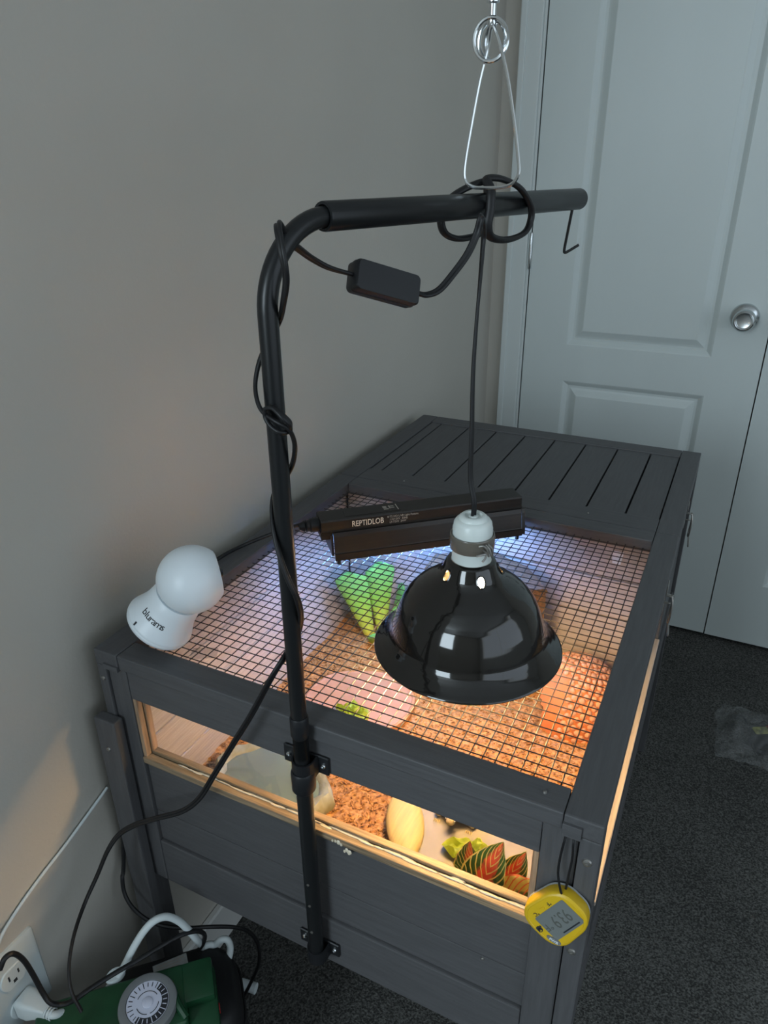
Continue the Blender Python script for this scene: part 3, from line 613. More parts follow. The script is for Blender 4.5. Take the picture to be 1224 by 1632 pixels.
# white tag on the divider
b = box(.488, .506, .5735, .5748, .672, .694, .0004)
for v in b.verts:
    if v.co.z < .68: v.co.x = .497+(v.co.x-.497)*.7
tag(obj('paper_tag', b, 'white'), 'small white paper tag stuck on the inner divider', 'tag')
# ------------------------------------------------------------------ lamp stand clamped to the front panel
LS = thing('lamp_stand', 'black metal lamp stand with bent pole and horizontal arm clamped to the box front', 'lamp stand', (.293, -.02, .36))
px, py = .2875, -.010
AD = Vector((.278, .961, 0)).normalized()
obj('lower_pole', tube([(px, py, .380), (px, py, .668)], .0086, 20, raw=True), 'black', LS, True)
obj('middle_pole', tube([(px, py, .66), (px, py, .742)], .0079, 20, raw=True), 'black', LS, True)
up = [(px, py, .70), (px, py, 1.0), (px, py, 1.06)]
arc = []
for i in range(17):
    a = i/16*math.pi/2; arc.append(Vector((px, py, 1.1345))+AD*(.065*(1-math.cos(a)))+Vector((0, 0, .065*math.sin(a))))
obj('upper_pole', tube([Vector(q) for q in up]+arc+[arc[-1]+AD*.05], .0079, 20, raw=True), 'black', LS, True)
s0 = arc[-1]-AD*.004; e0 = Vector((.4120, .4325, 1.1995))
sec = lathe([(.0079, .004), (.0088, -.001), (.0108, -.0008), (.0112, .001), (.0112, (e0-s0).length-.003), (.0095, (e0-s0).length), (.0, (e0-s0).length+.0005)], 28); xf(sec, frame(s0, (0, 0, 1), AD)); obj('arm', sec, 'black', LS, True, 'horizontal sleeve tube of the arm', 40)
for z0, z1, r in ((.726, .752, .0093), (.655, .682, .0125)):
    c = lathe([(.0078, z0), (r*.85, z0), (r, z0+.003), (r, z1-.002), (r*.9, z1), (.0078, z1)], 24); xf(c, Matrix.Translation((px, py, 0))); obj('collar', c, 'plastic', LS, True)
for zz, k in ((.684, 1), (.392, .9)):
    b = box(px-.030, px+.024, .0008, .0038, zz-.0115*k, zz+.0115*k, .001); 
    saddle = []
    for i in range(15):
        a = math.pi*i/14; saddle.append((px-.0112*math.cos(a), py+.002-.0112*math.sin(a), zz))
    saddle = [(px-.0112, .001, zz)]+saddle+[(px+.0112, .001, zz)]
    tube(saddle, 0, section=[(-.011*k, -.0009), (.011*k, -.0009), (.011*k, .0009), (-.011*k, .0009)], raw=True, bm=b)
    br = obj('bracket', b, 'plastic', LS)
    for s in (-1, 1): q = screw(px-.003+s*.0205, .0006, zz, r=.0032, parent=br); q.data.materials[0] = M['steel']
for zz, rr in ((.52, .0016), (.485, .0016), (.44, .0018)):
    c = lathe([(rr, -.001), (rr, .0006), (0, .0009)], 10); xf(c, frame((px+.001, py-.0086, zz), (1, 0, 0), (.1, -1, 0))); obj('pin', c, 'dull_steel', LS, True)
obj('hook', tube([(.4095, .424, 1.191), (.4080, .424, 1.178), (.4050, .425, 1.154), (.4042, .425, 1.1445), (.4053, .4255, 1.1422), (.409, .426, 1.1440), (.4200, .427, 1.1512)], .0016, 8, sub=4), 'black', LS, True, 'thin bent wire hook at the end of the arm')

# ------------------------------------------------------------------ heat lamp hanging over the mesh
HL = thing('heat_lamp', 'black dome heat lamp with white porcelain socket hanging on its cord', 'lamp', (.39, .185, .742))
lx, ly, lz = .39, .185, .742
prof = [(.1055, .0), (.1062, .0012), (.1055, .0026), (.100, .0062), (.0935, .0115), (.0885, .0170), (.0858, .0220), (.0842, .0290), (.0815, .0390), (.0785, .048), (.074, .058), (.068, .067), (.0605, .075), (.052, .0812), (.044, .0862), (.0375, .0905), (.0330, .0950), (.0300, .1005), (.0280, .1060), (.0262, .1100), (.0222, .1120)]
dense = []
for (r0, z0), (r1, z1) in zip(prof, prof[1:]):
    for k in range(3): dense.append((r0+(r1-r0)*k/3, z0+(z1-z0)*k/3))
dense.append(prof[-1]); ND = 144
b = lathe(dense, ND)
holes = [math.radians(d) for d in (236, 310, 24, 98, 166)]
def in_hole(c):
    a = math.atan2(c.y, c.x)
    for h in holes:
        da = (a-h+math.pi) % (2*math.pi)-math.pi
        if abs(da) < 1 and (da*.0305/.0042)**2+((c.z-.0990)/.0055)**2 < 1: return True
bmesh.ops.delete(b, geom=[f for f in b.faces if in_hole(f.calc_center_median())], context='FACES')
inner = b.copy()
for v in inner.verts:
    r = math.hypot(v.co.x, v.co.y); k = (r-.0012)/r; v.co.x *= k; v.co.y *= k
bmesh.ops.reverse_faces(inner, faces=list(inner.faces))
xf(b, Matrix.Translation((lx, ly, lz))); xf(inner, Matrix.Translation((lx, ly, lz)))
DO = obj('dome', b, 'black_gloss', HL, True, 'glossy black reflector dome', 60); obj('inner_reflector', inner, 'silver', HL, True, angle=60)
for h in holes:
    pts = []
    for i in range(20):
        a = 2*math.pi*i/20; an = h+math.cos(a)*.0045/.0305; z = .0990+.0058*math.sin(a)
        r = next(r0+(r1-r0)*(z-z0)/(z1-z0) for (r0, z0), (r1, z1) in zip(prof, prof[1:]) if z0 <= z <= z1)+.0002
        pts.append((lx+r*math.cos(an), ly+r*math.sin(an), lz+z))
    obj('vent_rim', tube(pts, .0009, 6, closed=True, raw=True), 'black_gloss', DO, True)
b = lathe([(0, .163), (.0045, .1625), (.0055, .1605), (.0085, .1605), (.0095, .1630), (.0125, .1632), (.0150, .1610), (.0155, .1590), (.0180, .1580), (.0200, .1550), (.0206, .1510), (.0212, .1490), (.0214, .1380), (.0208, .1365), (.0212, .1100), (.0205, .1020), (0, .1020)], 40)
xf(b, Matrix.Translation((lx, ly, lz))); obj('socket', b, 'porcelain', HL, True, 'white stepped porcelain lamp socket', 50)
b = lathe([(.0218, .1255), (.0236, .1258), (.0240, .1270), (.0240, .1405), (.0236, .1418), (.0222, .1420)], 40); xf(b, Matrix.Translation((lx, ly, lz))); obj('clamp_band', b, 'band', HL, True, 'dark band around the socket')
fr = frame((lx+.0242*math.cos(math.radians(-42)), ly+.0242*math.sin(math.radians(-42)), lz+.133), (math.cos(math.radians(48)), math.sin(math.radians(48)), 0), (math.cos(math.radians(-42)), math.sin(math.radians(-42)), 0))
b = B()
for pts in (((-.006, .006, .001), (-.002, .007, .004), (.002, .002, .005), (.004, -.006, .005)), ((.001, .007, .002), (.004, .003, .005), (.006, -.004, .006), (.008, -.007, .004)), ((-.010, -.003, .004), (-.004, -.002, .005), (.001, -.002, .005)), ((.002, -.003, .004), (-.001, -.007, .006), (-.004, -.010, .006)), ((.004, .007, .002), (.008, .002, .004), (.009, -.006, .004)), ((.000, .000, .0), (.001, -.001, .006))):
    tube([fr@Vector(q) for q in pts], .0011, 7, sub=4, bm=b)
obj('wire_clip', b, 'dull_steel', HL, True, 'bent wire clip on the clamp band')
b = lathe([(0, .012), (.018, .016), (.028, .028), (.031, .042), (.029, .056), (.022, .072), (.015, .086), (.0135, .102), (0, .102)], 28); xf(b, Matrix.Translation((lx, ly, lz)))
BULB = emit('warm_bulb', (1.0, .63, .27), 220.); obj('bulb', b, BULB, HL, True, 'glowing warm bulb')
obj('power_cord', tube(LAMP_CORD, 0, section=ZIP, sub=8, twist=2.5), 'rubber', HL, True, 'black two core lamp cord', 70)
sw0, sw1 = Vector(SWITCH[0]), Vector(SWITCH[1]); ax = (sw1-sw0); sl = ax.length; axn = ax.normalized()
camv = (Vector((.607, -.462, 1.231))-sw0).normalized()
zn = camv+Vector((0, 0, .32)); zn -= axn*zn.dot(axn); fr = frame((sw0+sw1)/2, axn, zn)
b = slab(rounded_rect(sl*.98, .026, .0045, 5), [(.93, -.0110), (1, -.0085), (1, .0060), (.94, .0085)]); xf(b, fr)
sw = obj('inline_switch', b, 'plastic', HL, True, 'black inline rocker switch box', 45)
b = slab(rounded_rect(sl*.97, .0275, .0045, 5), [(1, -.0012), (1, .0002)]); xf(b, fr@Matrix.Translation((0, 0, -.0008))); obj('seam_band', b, 'hood', sw)
obj('power_cord', tube(WRAP_CORD, 0, section=ZIP, sub=7, twist=9.), 'rubber', HL, True, 'black cord wrapped around the pole', 70)
obj('cord_knot', tube(WRAP_LOOP[:-1], 0, section=ZIP, sub=6, closed=True), 'rubber', HL, True, 'loop of the cord knotted at the pole', 70)

# ------------------------------------------------------------------ steel hanger and rubber loops on the arm
WH = thing('wire_hanger', 'bright steel triangular wire hanger on ring loops above the arm', 'hanger', (.377, .212, 1.214))
hy = .220
obj('triangle_wire', tube([(.3742, hy-.003, 1.338), (.3700, hy+.001, 1.322), (.3648, hy, 1.300), (.3590, hy, 1.268), (.3540, hy, 1.236), (.3545, hy, 1.2225), (.3610, hy, 1.2168), (.3720, hy, 1.2155), (.3880, hy, 1.2160), (.3990, hy, 1.2190), (.4042, hy, 1.2270), (.4030, hy, 1.240), (.3965, hy, 1.272), (.3885, hy-.001, 1.305), (.3800, hy-.004, 1.330)], .0016, 8, sub=6, closed=True), 'steel', WH, True)
for k, (rx, dy, tilt) in enumerate(((.0140, -.004, .25), (.0132, .002, -.15), (.0125, .007, -.5))):
    pts = [(.3742+rx*math.cos(2*math.pi*i/24)*math.cos(tilt), hy+dy+rx*math.cos(2*math.pi*i/24)*math.sin(tilt), 1.3285+rx*1.12*math.sin(2*math.pi*i/24)) for i in range(24)]
    obj('ring', tube(pts, .0017, 8, closed=True, raw=True), 'steel', WH, True)
b = lathe([(0, 1.338), (.0035, 1.338), (.0045, 1.3405), (.0045, 1.3435), (.0030, 1.3445), (.0028, 1.354), (.0052, 1.355), (.0052, 1.360), (.0028, 1.362), (.0022, 1.37), (.0022, 2.45), (0, 2.45)], 16); xf(b, Matrix.Translation((.3735, hy, 0))); obj('swivel_rod', b, 'steel', WH, True)
RL = thing('rubber_loop', 'black rubber hanger with two open loops slung around the arm', 'hanger', (.377, .205, 1.17))
sec = [(.0046*math.cos(2*math.pi*i/10), .0030*math.sin(2*math.pi*i/10)) for i in range(10)]
def arm_pt(s, off, z): # point beside the arm: s along it, off sideways towards the camera
    c = s0+AD*s; return (c.x+AD.y*off, c.y-AD.x*off, z)
obj('loop', tube([arm_pt(.214, -.002, 1.2205), arm_pt(.190, -.0105, 1.2135), arm_pt(.172, -.0155, 1.203), arm_pt(.1645, -.0155, 1.190), arm_pt(.168, -.014, 1.1775), arm_pt(.184, -.013, 1.1712), arm_pt(.205, -.0125, 1.1705), arm_pt(.226, -.013, 1.1735), arm_pt(.237, -.0145, 1.184), arm_pt(.238, -.0150, 1.198), arm_pt(.230, -.010, 1.2130)], 0, section=sec, closed=True, sub=6, up=(1, 0, 0)), 'rubber', RL, True, angle=60)
obj('loop', tube([arm_pt(.208, .004, 1.2225), arm_pt(.202, .0130, 1.2130), arm_pt(.199, .0155, 1.197), arm_pt(.197, .015, 1.184), arm_pt(.203, .014, 1.1735), arm_pt(.222, .0135, 1.1685), arm_pt(.246, .0135, 1.1685), arm_pt(.266, .014, 1.1735), arm_pt(.2735, .0145, 1.185), arm_pt(.270, .0150, 1.198), arm_pt(.252, .0125, 1.2140), arm_pt(.226, .008, 1.2225)], 0, section=sec, closed=True, sub=6, up=(1, 0, 0)), 'rubber', RL, True, angle=60)

# ------------------------------------------------------------------ UVB light fixture on the mesh
UF = thing('uvb_fixture', 'long black tube light fixture lying diagonally across the wire mesh', 'light fixture', (.23, .43, .7225))
hd_, hn = Vector((.751, .660, 0)).normalized(), Vector((.660, -.751, 0)).normalized()
h0 = Vector((.148, .3066, .7290))-hn*.036
def hpt(l, s, z): return h0+hd_*l+hn*s+Vector((0, 0, z))
def extr(sec, l0, l1):
    b = B(); A = [b.verts.new(hpt(l0, s, z)) for s, z in sec]; D = [b.verts.new(hpt(l1, s, z)) for s, z in sec]; n = len(sec)
    for j in range(n): b.faces.new((A[j], A[(j+1) % n], D[(j+1) % n], D[j]))
    b.faces.new(list(reversed(A))); b.faces.new(D); bmesh.ops.recalc_face_normals(b, faces=list(b.faces)); return b
rs = [(.036, 0), (.0355, .010), (.0335, .0105), (.0330, .0115), (.0285, .034), (.0265, .040), (-.0265, .040), (-.0285, .034), (-.0330, .0115), (-.0355, .010), (-.036, 0), (-.0335, 0), (-.0325, .010), (-.0255, .035), (.0255, .035), (.0325, .010), (.0335, 0)]
obj('reflector_hood', extr(rs, 0, .288), 'hood', UF)
ri = [(-.0325, .0005), (-.0315, .010), (-.0245, .034), (.0245, .034), (.0315, .010), (.0325, .0005), (.0318, .0005), (.0308, .0098), (.0240, .0332), (-.0240, .0332), (-.0308, .0098), (-.0318, .0005)]
obj('reflector', extr(ri, .004, .284), 'silver', UF)
us = [(.0235, .0402), (.0235, .0420), (.0225, .0428), (.0222, .0560), (.0210, .0580), (-.0130, .0580), (-.0150, .0560), (-.0150, .0402)]
obj('housing', extr(us, -.016, .290), 'hood', UF, label='narrow upper housing with printed maker text')
b = extr([(.024, .0300), (.024, .0400), (-.016, .0400), (-.016, .0300)], -.017, -.0005); obj('end_block', b, 'hood', UF)
obj('end_block', extr([(.034, .001), (.033, .0115), (.0285, .034), (.0265, .040), (-.0265, .040), (-.0285, .034), (-.033, .0115), (-.034, .001)], .2885, .2935), 'hood', UF)
obj('end_block', extr([(.030, .006), (.0265, .036), (-.0265, .036), (-.030, .006)], -.0035, -.0003), 'hood', UF)
for l_ in (.006, .282):
    for s_ in (-.031, .031): obj('foot', tube([hpt(l_, s_, .0005), hpt(l_, s_, -.0072)], .003, 8, raw=True), 'plastic', UF)
b = tube([hpt(.012, 0, .018), hpt(.276, 0, .018)], .0075, 16, raw=True); obj('tube', b, emit('uvb_tube', (.19, .41, 1.0), 165.), UF, True, 'glowing bluish white fluorescent tube')
b = lathe([(.0105, 0), (.0105, .012), (.0085, .014), (.0085, .017), (.0095, .0175), (.0065, .0205), (.0085, .021), (.006, .0255), (.0045, .028), (0, .028)], 18); xf(b, frame(hpt(-.016, .002, .045), (0, 0, 1), -hd_)); obj('cord_plug', b, 'plastic', UF, True)
tfm = frame(hpt(.068, .0226, .0492), hd_, hn); text('brand_lettering', 'REPTIDLOB', .0125, frame(hpt(.028, .0228, .0488), hd_, hn), 'ink_white', UF, align='LEFT', sx=.74)
text('registered_mark', '®', .004, frame(hpt(.0800, .0228, .0532), hd_, hn), 'ink_grey', UF, align='LEFT')
for k, s in enumerate(('T5 HO UVB Light Fixture', '110/120V  60Hz', 'LF-T5W  24W')): text('spec_lettering', s, .0046, frame(hpt(.0835, .0228, .0532-.0044*k), hd_, hn), 'ink_grey', UF, align='LEFT', sx=.9)
up_ = Vector((0, 0, 1))
b = slab([(x, y) for x, y in rounded_rect(.082, .024, .001, 2)], [(1, 0), (1, .0003)]); xf(b, frame(hpt(.062, .003, .0581), hd_, up_)); obj('label_sticker', b, 'hood', UF)
b = B()
for dx, dy, w_, h_ in ((.020, .004, .006, .0025), (.020, 0, .005, .002), (.021, -.004, .007, .002), (.030, .004, .008, .0016), (.031, -.001, .006, .0016), (.038, .0, .0012, .018), (.027, .002, .0012, .010)):
    q = slab([(-w_/2, -h_/2), (w_/2, -h_/2), (w_/2, h_/2), (-w_/2, h_/2)], [(1, 0), (1, .0002)]); xf(q, frame(hpt(.062, .003, .0584), hd_, up_)@Matrix.Translation((dx, dy, 0))); join(b, q)
obj('label_print', b, 'ink_grey', UF)
obj('power_cord', tube(HOOD_CORD, .0028, 8, sub=7), 'rubber', UF, True, 'black cord running down behind the box')

# ------------------------------------------------------------------ white dome camera leaning on the lid
WC = thing('security_camera', 'white dome security camera with round head on flared base at the lid corner', 'camera', (.090, .055, .735))
ca = Vector((.57, .22, .79)).normalized(); P0 = Vector((.0623, .0444, .7593)); H = P0+ca*.0785
fr = frame(P0, (0, 1, 0), ca)
b = lathe([(0, 0), (.0372, 0), (.0385, .0008), (.0392, .0030), (.0394, .0055), (.0391, .0060), (.0395, .0066), (.0388, .0090), (.0360, .0160), (.0330, .0235), (.0310, .0310), (.0300, .0390), (.0290, .0460), (.0275, .0490), (.0, .0470)], 56); xf(b, fr); obj('base', b, 'white', WC, True, 'flared white camera base', 50)
b = B(); bmesh.ops.create_uvsphere(b, u_segments=64, v_segments=40, radius=.0385); ln = Vector((.66, .745, .06)).normalized(); cut = .0300
xf(b, frame((0, 0, 0), (0, 0, 1), ln))
for v in b.verts:
    d = v.co.dot(ln)
    if d > cut:
        r = v.co-ln*d; rm = math.sqrt(.0385**2-cut**2); k = d-cut
        v.co = ln*(cut+.0006*(1-min(1, r.length/rm)**6))+r.normalized()*min(r.length*1.0, rm) if r.length > 1e-6 else ln*(cut+.0006)
xf(b, Matrix.Translation(H)); obj('head', b, 'white', WC, True, 'round white camera head with flat front', 40)
b = lathe([(0, .0012), (.012, .0010), (.0195, .0004), (.020, -.001), (0, -.001)], 32); xf(b, frame(H+ln*cut, (0, 0, 1), ln)); fl = obj('face_plate', b, 'lens', WC, True)
b = lathe([(0, .004), (.004, .0035), (.006, .0015), (.0065, 0), (0, 0)], 24); xf(b, frame(H+ln*(cut+.0010), (0, 0, 1), ln)); obj('lens', b, 'lens', fl, True)
def base_pt(phi, h, off=.0003):
    z = h; pr = [(.0395, .0066), (.0388, .0090), (.0360, .0160), (.0330, .0235), (.0310, .0310), (.0300, .0390)]
    for (r0, z0), (r1, z1) in zip(pr, pr[1:]):
        if z0 <= z <= z1: r = r0+(r1-r0)*(z-z0)/(z1-z0); sl_ = (r1-r0)/(z1-z0)
    p = Vector((r*math.cos(phi), r*math.sin(phi), z)); nrm = Vector((math.cos(phi), math.sin(phi), -sl_)).normalized()
    return fr@(p+nrm*off), (fr.to_3x3()@nrm)
# which way round the base faces the photographer
tc_ = (Vector((.30, -.46, 1.10))-P0); loc = fr.to_3x3().inverted()@tc_; phi0 = math.atan2(loc.y, loc.x)
letters = 'blurams'; wd_ = [.0021, .0012, .0021, .0016, .0021, .0030, .0018]; tot = sum(wd_); acc = -tot/2
for ch, ww in zip(letters, wd_):
    c = acc+ww/2; acc += ww; ph = phi0+c*2.20/.031+.04; p, nrm = base_pt(ph, .0265, .00025)
    tang = fr.to_3x3()@Vector((-math.sin(ph), math.cos(ph), 0)); text('letter', ch, .0118, frame(p, tang, nrm), 'dark', WC, depth=.0001)
p, nrm = base_pt(phi0-.30, .0105, .0002); tang = fr.to_3x3()@Vector((-math.sin(phi0), math.cos(phi0), 0))
b = box(-.0011, .0011, -.0024, .0024, -.0004, .0005, .0003); xf(b, frame(p, tang, nrm)); obj('status_slot', b, 'dark', WC)
coil = [(.044+.011*math.cos(t*.5), .046+.011*math.sin(t*.5), .7372+.0018*t*.5/6.283*2.2) for t in range(0, 84)]
obj('power_cable', tube(coil, .0018, 6, raw=True), 'rubber', WC, True, 'coiled cable propping up the base')
b = slab(rounded_rect(.030, .020, .003, 3), [(1, 0), (1, .0004)])
for v in b.verts: v.co.z += .0016*math.sin(v.co.x*260)+.0010*math.cos(v.co.y*330)
xf(b, Matrix.Translation((.112, .060, .7245))@Matrix.Rotation(.5, 4, 'Z')); tag(obj('clear_tape', b, 'tape'), 'piece of clear tape stuck on the mesh beside the white camera', 'tape')

# ------------------------------------------------------------------ yellow thermometer on the front post
DT = thing('digital_thermometer', 'yellow digital thermometer hanging upside down on the front right post', 'thermometer', (.553, -.010, .59))
tfr = frame((.5535, -.0045, .6235), (.53, 0, .85), (0, -1, .14))
def TP(x, y, z): return tfr@Matrix.Translation((x, y, z))
ol = rounded_rect(.0570, .0470, .0185, 7); ol = [(x, y*(1-.10*x/.03)) for x, y in ol]
b = slab(ol, [(.97, 0), (1, .002), (1, .009), (.985, .0115), (.93, .0128), (.88, .0130), (.86, .0124), (.84, .0124)]); xf(b, tfr); obj('case', b, 'yellow', DT, True, 'yellow rounded plastic case', 40)
b = slab(ol, [(.99, -.0015), (.985, .0004)]); xf(b, tfr); obj('back_cover', b, 'label', DT)
b = slab(rounded_rect(.0385, .0265, .0018, 3), [(1, 0), (1, .0006)]); xf(b, TP(.002, -.0022, .0122)); lc = obj('screen', b, 'lcd', DT, label='grey liquid crystal screen')
flip = Matrix.Rotation(math.pi, 4, 'Z')
text('digits', '93.9', .0180, TP(.0050, -.0012, .0129)@flip, 'lcd_ink', lc, depth=.0001, sx=.68); text('digits', '°F', .0100, TP(-.0125, -.0015, .0129)@flip, 'lcd_ink', lc, depth=.0001)
b = slab([(-.011, -.0006), (.011, -.0006), (.011, .0006), (-.011, .0006)], [(1, 0), (1, .0002)]); xf(b, TP(.006, -.0128, .0128)); obj('battery_bar', b, M['dial_dark'], lc)
text('unit_lettering', '°C', .0052, TP(-.0120, .0135, .0126)@flip, 'dark', DT); text('unit_lettering', '°F', .0052, TP(.0070, .0145, .0126)@flip, 'dark', DT)
b = slab(rounded_rect(.0055, .0026, .001, 3), [(1, 0), (.9, .0008)]); xf(b, TP(-.0025, .0140, .0123)); obj('slide_switch', b, 'yellow', DT)
b = slab([(.0058*math.cos(a)*1.25, .0026*math.sin(a)) for a in [2*math.pi*i/20 for i in range(20)]], [(1, 0), (.9, .0014), (.6, .0016)]); xf(b, TP(-.0195, -.0135, .0122)@Matrix.Rotation(-1.25, 4, 'Z')); bt = obj('button', b, 'dial_grey', DT, True, 'grey power button')
text('button_lettering', 'PWR', .0040, TP(-.0195, -.0135, .0140)@Matrix.Rotation(-1.25, 4, 'Z'), 'white', bt)
b = lathe([(.0026, 0), (.0032, 0), (.0032, .0002), (.0026, .0002)], 16)
for sx_, sy_, w_, h_, a in ((0, 0, .0085, .0020, .5), (.0012, .0005, .0015, .0055, .3), (-.0012, .001, .0030, .0030, .8)):
    q = slab([(-w_/2, -h_/2), (w_/2, -h_/2), (w_/2, h_/2), (-w_/2, h_/2)], [(1, .0002), (1, .0004)]); xf(q, Matrix.Translation((sx_, sy_, 0))@Matrix.Rotation(a, 4, 'Z')); join(b, q)
xf(b, TP(-.0225, .0010, .0124)); obj('maker_emblem', b, 'dark', DT, label='small round dark emblem')
obj('probe_cable', tube([(.5500, .002, .7125), (.5495, -.004, .7090), (.5482, -.006, .690), (.5485, -.008, .672), (.5530, -.011, .656), (.5560, -.011, .649)], .0011, 7), 'rubber', DT, True)
obj('probe_cable', tube([(.5560, .002, .7125), (.5570, -.003, .7080), (.5580, -.003, .690), (.5572, -.004, .670), (.5565, -.005, .650)], .0011, 7), 'rubber', DT, True)

# ------------------------------------------------------------------ wall outlet, plug, cords, timer on a black case
OP = thing('wall_outlet', 'pale plastic wall outlet plate low on the left wall', 'outlet', (-.03, -.183, .295))
ofr = frame((-.0298, -.1835, .3575), (0, 1, 0), (1, 0, 0))
b = slab(rounded_rect(.076, .124, .004, 3), [(1, 0), (.99, .003), (.93, .0058)]); xf(b, ofr); obj('cover_plate', b, 'white_wall_plastic', OP, True, angle=35)
for zz in (.026, -.026):
    b = slab([(x, max(-.0145, min(.0145, y))) for x, y in [(.0172*math.cos(a), .0172*math.sin(a)) for a in [2*math.pi*i/32 for i in range(32)]]], [(1, 0), (.97, .0022)]); xf(b, ofr@Matrix.Translation((0, zz-.003, .0056))); rc = obj('receptacle', b, 'white_cord', OP, True, angle=40)
    for sx_, sy_, w_, h_ in ((-.0062, .003, .0018, .0080), (.0062, .003, .0018, .0065), (0, -.0065, .0045, .0045)):
        b = box(sx_-w_/2, sx_+w_/2, sy_-h_/2, sy_+h_/2, 0, .0004, 0); xf(b, ofr@Matrix.Translation((0, zz-.003, .0078))); obj('slot', b, 'dark', rc)
XC = thing('extension_cord', 'thick white extension cord looping over the black case', 'cord', (.04, -.14, .30))
pd = (Vector(WHITE_CORD[0])-Vector((-.022, -.183, .332))).normalized(); pf = frame((-.0215, -.183, .332), (0, 0, 1), (1, .10, .02))
b = slab(rounded_rect(.030, .026, .006, 4), [(1, 0), (1.02, .003), (1, .012), (.80, .020), (.55, .032), (.50, .036)]); xf(b, pf); pg = obj('plug', b, 'white_cord', XC, True, 'white moulded plug in the outlet', 35)
for k in range(3):
    b = lathe([(.0064, 0), (.0072, .0008), (.0072, .0018), (.0064, .0026)], 16); xf(b, pf@Matrix.Translation((0, 0, .035+.0036*k))); obj('strain_relief', b, 'white_cord', pg, True)
wc1 = [tuple(pf@Vector((0, 0, .034))), tuple(pf@Vector((0, 0, .046)))]+[tuple(q) for q in WHITE_CORD[2:]]
obj('cable', tube(wc1, .0046, 12, sub=7), 'white_cord', XC, True)
obj('cable', tube([(.104, -.012, .284), (.108, -.006, .2825)]+list(WHITE_CORD2), .0046, 12, sub=7), 'white_cord', XC, True)
o = tag(obj('thin_cable', tube(WALL_CABLE, .0018, 8, sub=6), 'white_cord', None, True), 'thin white cable running diagonally down the left wall', 'cable')
b = tube([(.054, .094, .0095), (.066, .0965, .0095), (.080, .0985, .0095), (.083, .099, .0095)], .0088, 14, sub=4)
tag(obj('cord_end', b, 'white_cord', None, True), 'white rounded cord end lying on the carpet under the box', 'plug')
CX, CY = Vector((.722, .692, 0)).normalized(), Vector((-.692, .722, 0)).normalized()
cf = frame((.105, -.083, 0), CX, (0, 0, 1))
BC = thing('black_case', 'black soft edged case standing on the carpet below the green timer', 'case', (.105, -.083, 0))
ol = rounded_rect(.180, .128, .040, 6)
b = slab(ol, [(.95, 0), (1, .010), (1.02, .12), (1.0, .235), (.97, .262), (.90, .276), (.80, .280)]); xf(b, cf); obj('body', b, 'case', BC, True, angle=50)
b = tube([cf@Vector((x*1.005, y*1.005, .240)) for x, y in ol], .0022, 6, closed=True, raw=True); obj('piping', b, 'case', BC, True)
b = slab([(-.022, -.015), (.022, -.015), (.022, .015), (-.022, .015)], [(1, 0), (1, .0006)]); xf(b, cf@Matrix.Translation((.005, .035, .2802))@Matrix.Rotation(.12, 4, 'Z')); lb = obj('label', b, 'label', BC, label='grey printed paper label')
b = B()
for k in range(6): box(-.018, .018-.004*(k % 3), .011-.004*k, .0120-.004*k, .0006, .0007, 0, bm=b)
xf(b, cf@Matrix.Translation((.005, .035, .2802))@Matrix.Rotation(.12, 4, 'Z')); obj('label_print', b, 'ink_grey', lb)
obj('power_cord', tube(BLACK_CORD, .0030, 9, sub=7), 'rubber', BC, True, 'black cord curving past the outlet')
GT = thing('plug_timer', 'green plastic plug in timer with round grey dial', 'timer', (.10, -.125, .28))
gf = frame((.094, -.126, .281), CX, (.10, -.08, 1))
b = box(-.110, .062, -.034, .036, 0, .045, .006, 3); xf(b, gf); gb = obj('housing', b, 'green_plastic', GT, True, angle=35)
b = box(.0615, .098, -.040, .030, .001, .030, .004, 2); xf(b, gf); obj('socket_block', b, 'green_plastic', GT, True, angle=35)
b = box(.052, .096, -.012, .036, .028, .044, .005, 2); xf(b, gf); obj('socket_block', b, 'green_plastic', GT, True, angle=35)
b = box(.064, .094, -.0405, -.0385, .008, .024, .0008); xf(b, gf); obj('rib', b, 'green_plastic', GT)
b = box(.0976, .0992, -.020, -.012, .010, .022, .0006); xf(b, gf); obj('indicator', b, 'red', GT)
b = tube([gf@Vector(q) for q in ((.046, .010, .046), (.052, -.012, .049), (.060, -.028, .044))], .0045, 8, sub=5); obj('clip', b, 'green_plastic', GT, True)
df = gf@Matrix.Translation((.018, -.003, .0445))
b = lathe([(.0345, 0), (.0345, .006), (.0335, .0095), (.0310, .0105), (.0255, .0100), (.0250, .0085), (0, .0085)], 64); xf(b, df); dl = obj('dial_ring', b, 'dial_grey', GT, True, 'round grey timer dial', 35)
b = lathe([(.0245, .0084), (.0245, .0092), (0, .0092)], 56); xf(b, df); obj('dial_face', b, 'dial_white', dl)
rot = -.72
b = B()
for k in range(24):                        # black night half of the 24 hour print
    a0, a1 = -math.pi/2+math.pi*k/24, -math.pi/2+math.pi*(k+1)/24
    q = [b.verts.new(Vector((r*math.cos(a+rot), r*math.sin(a+rot), .00925))) for r, a in ((.0165, a0), (.0240, a0), (.0240, a1), (.0165, a1))]; b.faces.new(q)
xf(b, df); obj('night_print', b, 'dial_dark', dl)
b = B(); b2 = B()
for k in range(24):
    a = -math.pi/2+2*math.pi*(k+.5)/24+rot; t = b if k >= 12 else b2; L = .0024 if k % 3 else .0034
    q = box(-.00045, .00045, -L, L, .0093, .0094, 0); xf(q, df@Matrix.Rotation(a-math.pi/2, 4, 'Z')@Matrix.Translation((0, .0202, 0))); join(t, q)
obj('hour_marks', b, 'dial_dark', dl); obj('hour_marks', b2, 'dial_white', dl)
b = B()
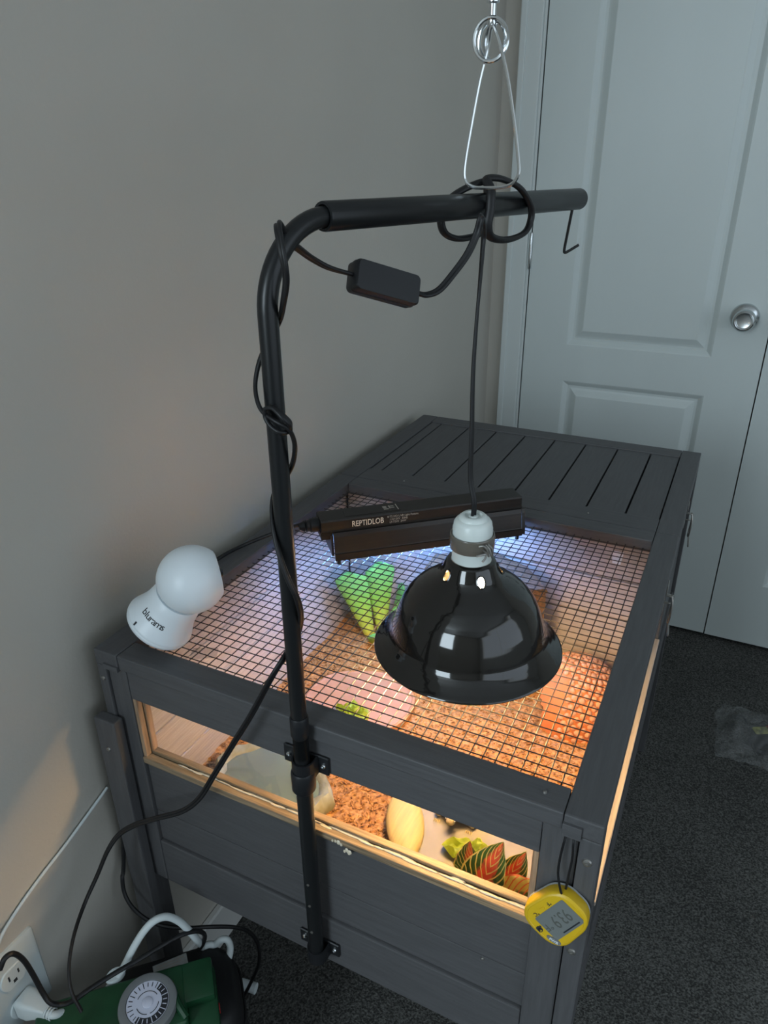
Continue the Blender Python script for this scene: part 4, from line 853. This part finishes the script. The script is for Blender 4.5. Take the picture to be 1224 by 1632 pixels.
for a0, a1, r in ((.5, 2.6, .0128), (3.4, 4.6, .0128), (4.9, 6.1, .0128)):
    pts = [df@Vector((r*math.cos(a0+(a1-a0)*i/12), r*math.sin(a0+(a1-a0)*i/12), .0093)) for i in range(13)]; tube(pts, .00045, 5, raw=True, bm=b)
obj('dial_arcs', b, 'dial_dark', dl)
b = lathe([(.0062, .0092), (.0062, .0100), (.0055, .0104), (0, .0104)], 24); xf(b, df); obj('dial_hub', b, 'dial_white', dl, True)
b = lathe([(0, .0175), (.0035, .0170), (.0048, .0150), (.0048, .004), (.0040, 0), (0, 0)], 20); xf(b, gf@Matrix.Translation((-.072, -.014, .045))); obj('brass_contact', b, 'brass', GT, True)
b = slab([(.012*math.cos(a), .0085*math.sin(a)) for a in [2*math.pi*i/24 for i in range(24)]], [(1, 0), (1, .004), (.9, .006)]); xf(b, gf@Matrix.Translation((-.020, .045, .040))@Matrix.Rotation(.3, 4, 'Z')); obj('plug_cap', b, 'white_cord', GT, True, 'grey oval socket cover')
b = slab(rounded_rect(.016, .008, .002, 3), [(1, 0), (.9, .010)]); xf(b, gf@Matrix.Translation((-.050, -.022, .045))); obj('plug_cap', b, 'white_cord', GT, True)

# ------------------------------------------------------------------ crumpled clear bag on the carpet
PB = thing('plastic_bag', 'crumpled clear plastic bag with dark printed packet on the carpet', 'bag', (.80, 1.10, 0))
b = B(); n = 26; g = []
for j in range(n+1):
    row = []
    for i in range(n+1):
        x = .725+.16*i/n; y = 1.00+.20*j/n; e = min(i, n-i, j, n-j)/n
        z = .003+.034*min(1, e*4)*(.5+.9*fbm((x, y, 2), 16))+.006*fbm((x, y, 5), 60); row.append(b.verts.new((x+.010*fbm((x, y, 8), 24), y+.012*fbm((x, y, 9), 24), max(.0015, z))))
    g.append(row)
for j in range(n):
    for i in range(n): b.faces.new((g[j][i], g[j][i+1], g[j+1][i+1], g[j+1][i]))
obj('film', b, 'film', PB, False)
b = slab(rounded_rect(.075, .055, .012, 4), [(.9, .001), (1, .006), (.9, .014), (.6, .018)]); xf(b, Matrix.Translation((.835, 1.085, 0))@Matrix.Rotation(.7, 4, 'Z')); pk = obj('packet', b, 'case', PB, True)
b = slab(rounded_rect(.045, .024, .004, 3), [(1, 0), (.97, .001)]); xf(b, Matrix.Translation((.826, 1.118, .0165))@Matrix.Rotation(.5, 4, 'Z')); obj('printed_panel', b, 'bag_print', pk)
b = slab(rounded_rect(.020, .014, .003, 3), [(1, 0), (.97, .001)]); xf(b, Matrix.Translation((.842, 1.135, .0165))@Matrix.Rotation(.5, 4, 'Z')); obj('red_panel', b, 'red', pk)
b = tube([(.765, 1.142, .008), (.772, 1.150, .016), (.782, 1.148, .018), (.790, 1.135, .014)], .0028, 7); obj('handle_cord', b, 'case', PB, True)
b = tube([(.752, 1.110, .006), (.764, 1.125, .008)], .003, 7); obj('handle_cord', b, 'case', PB, True)
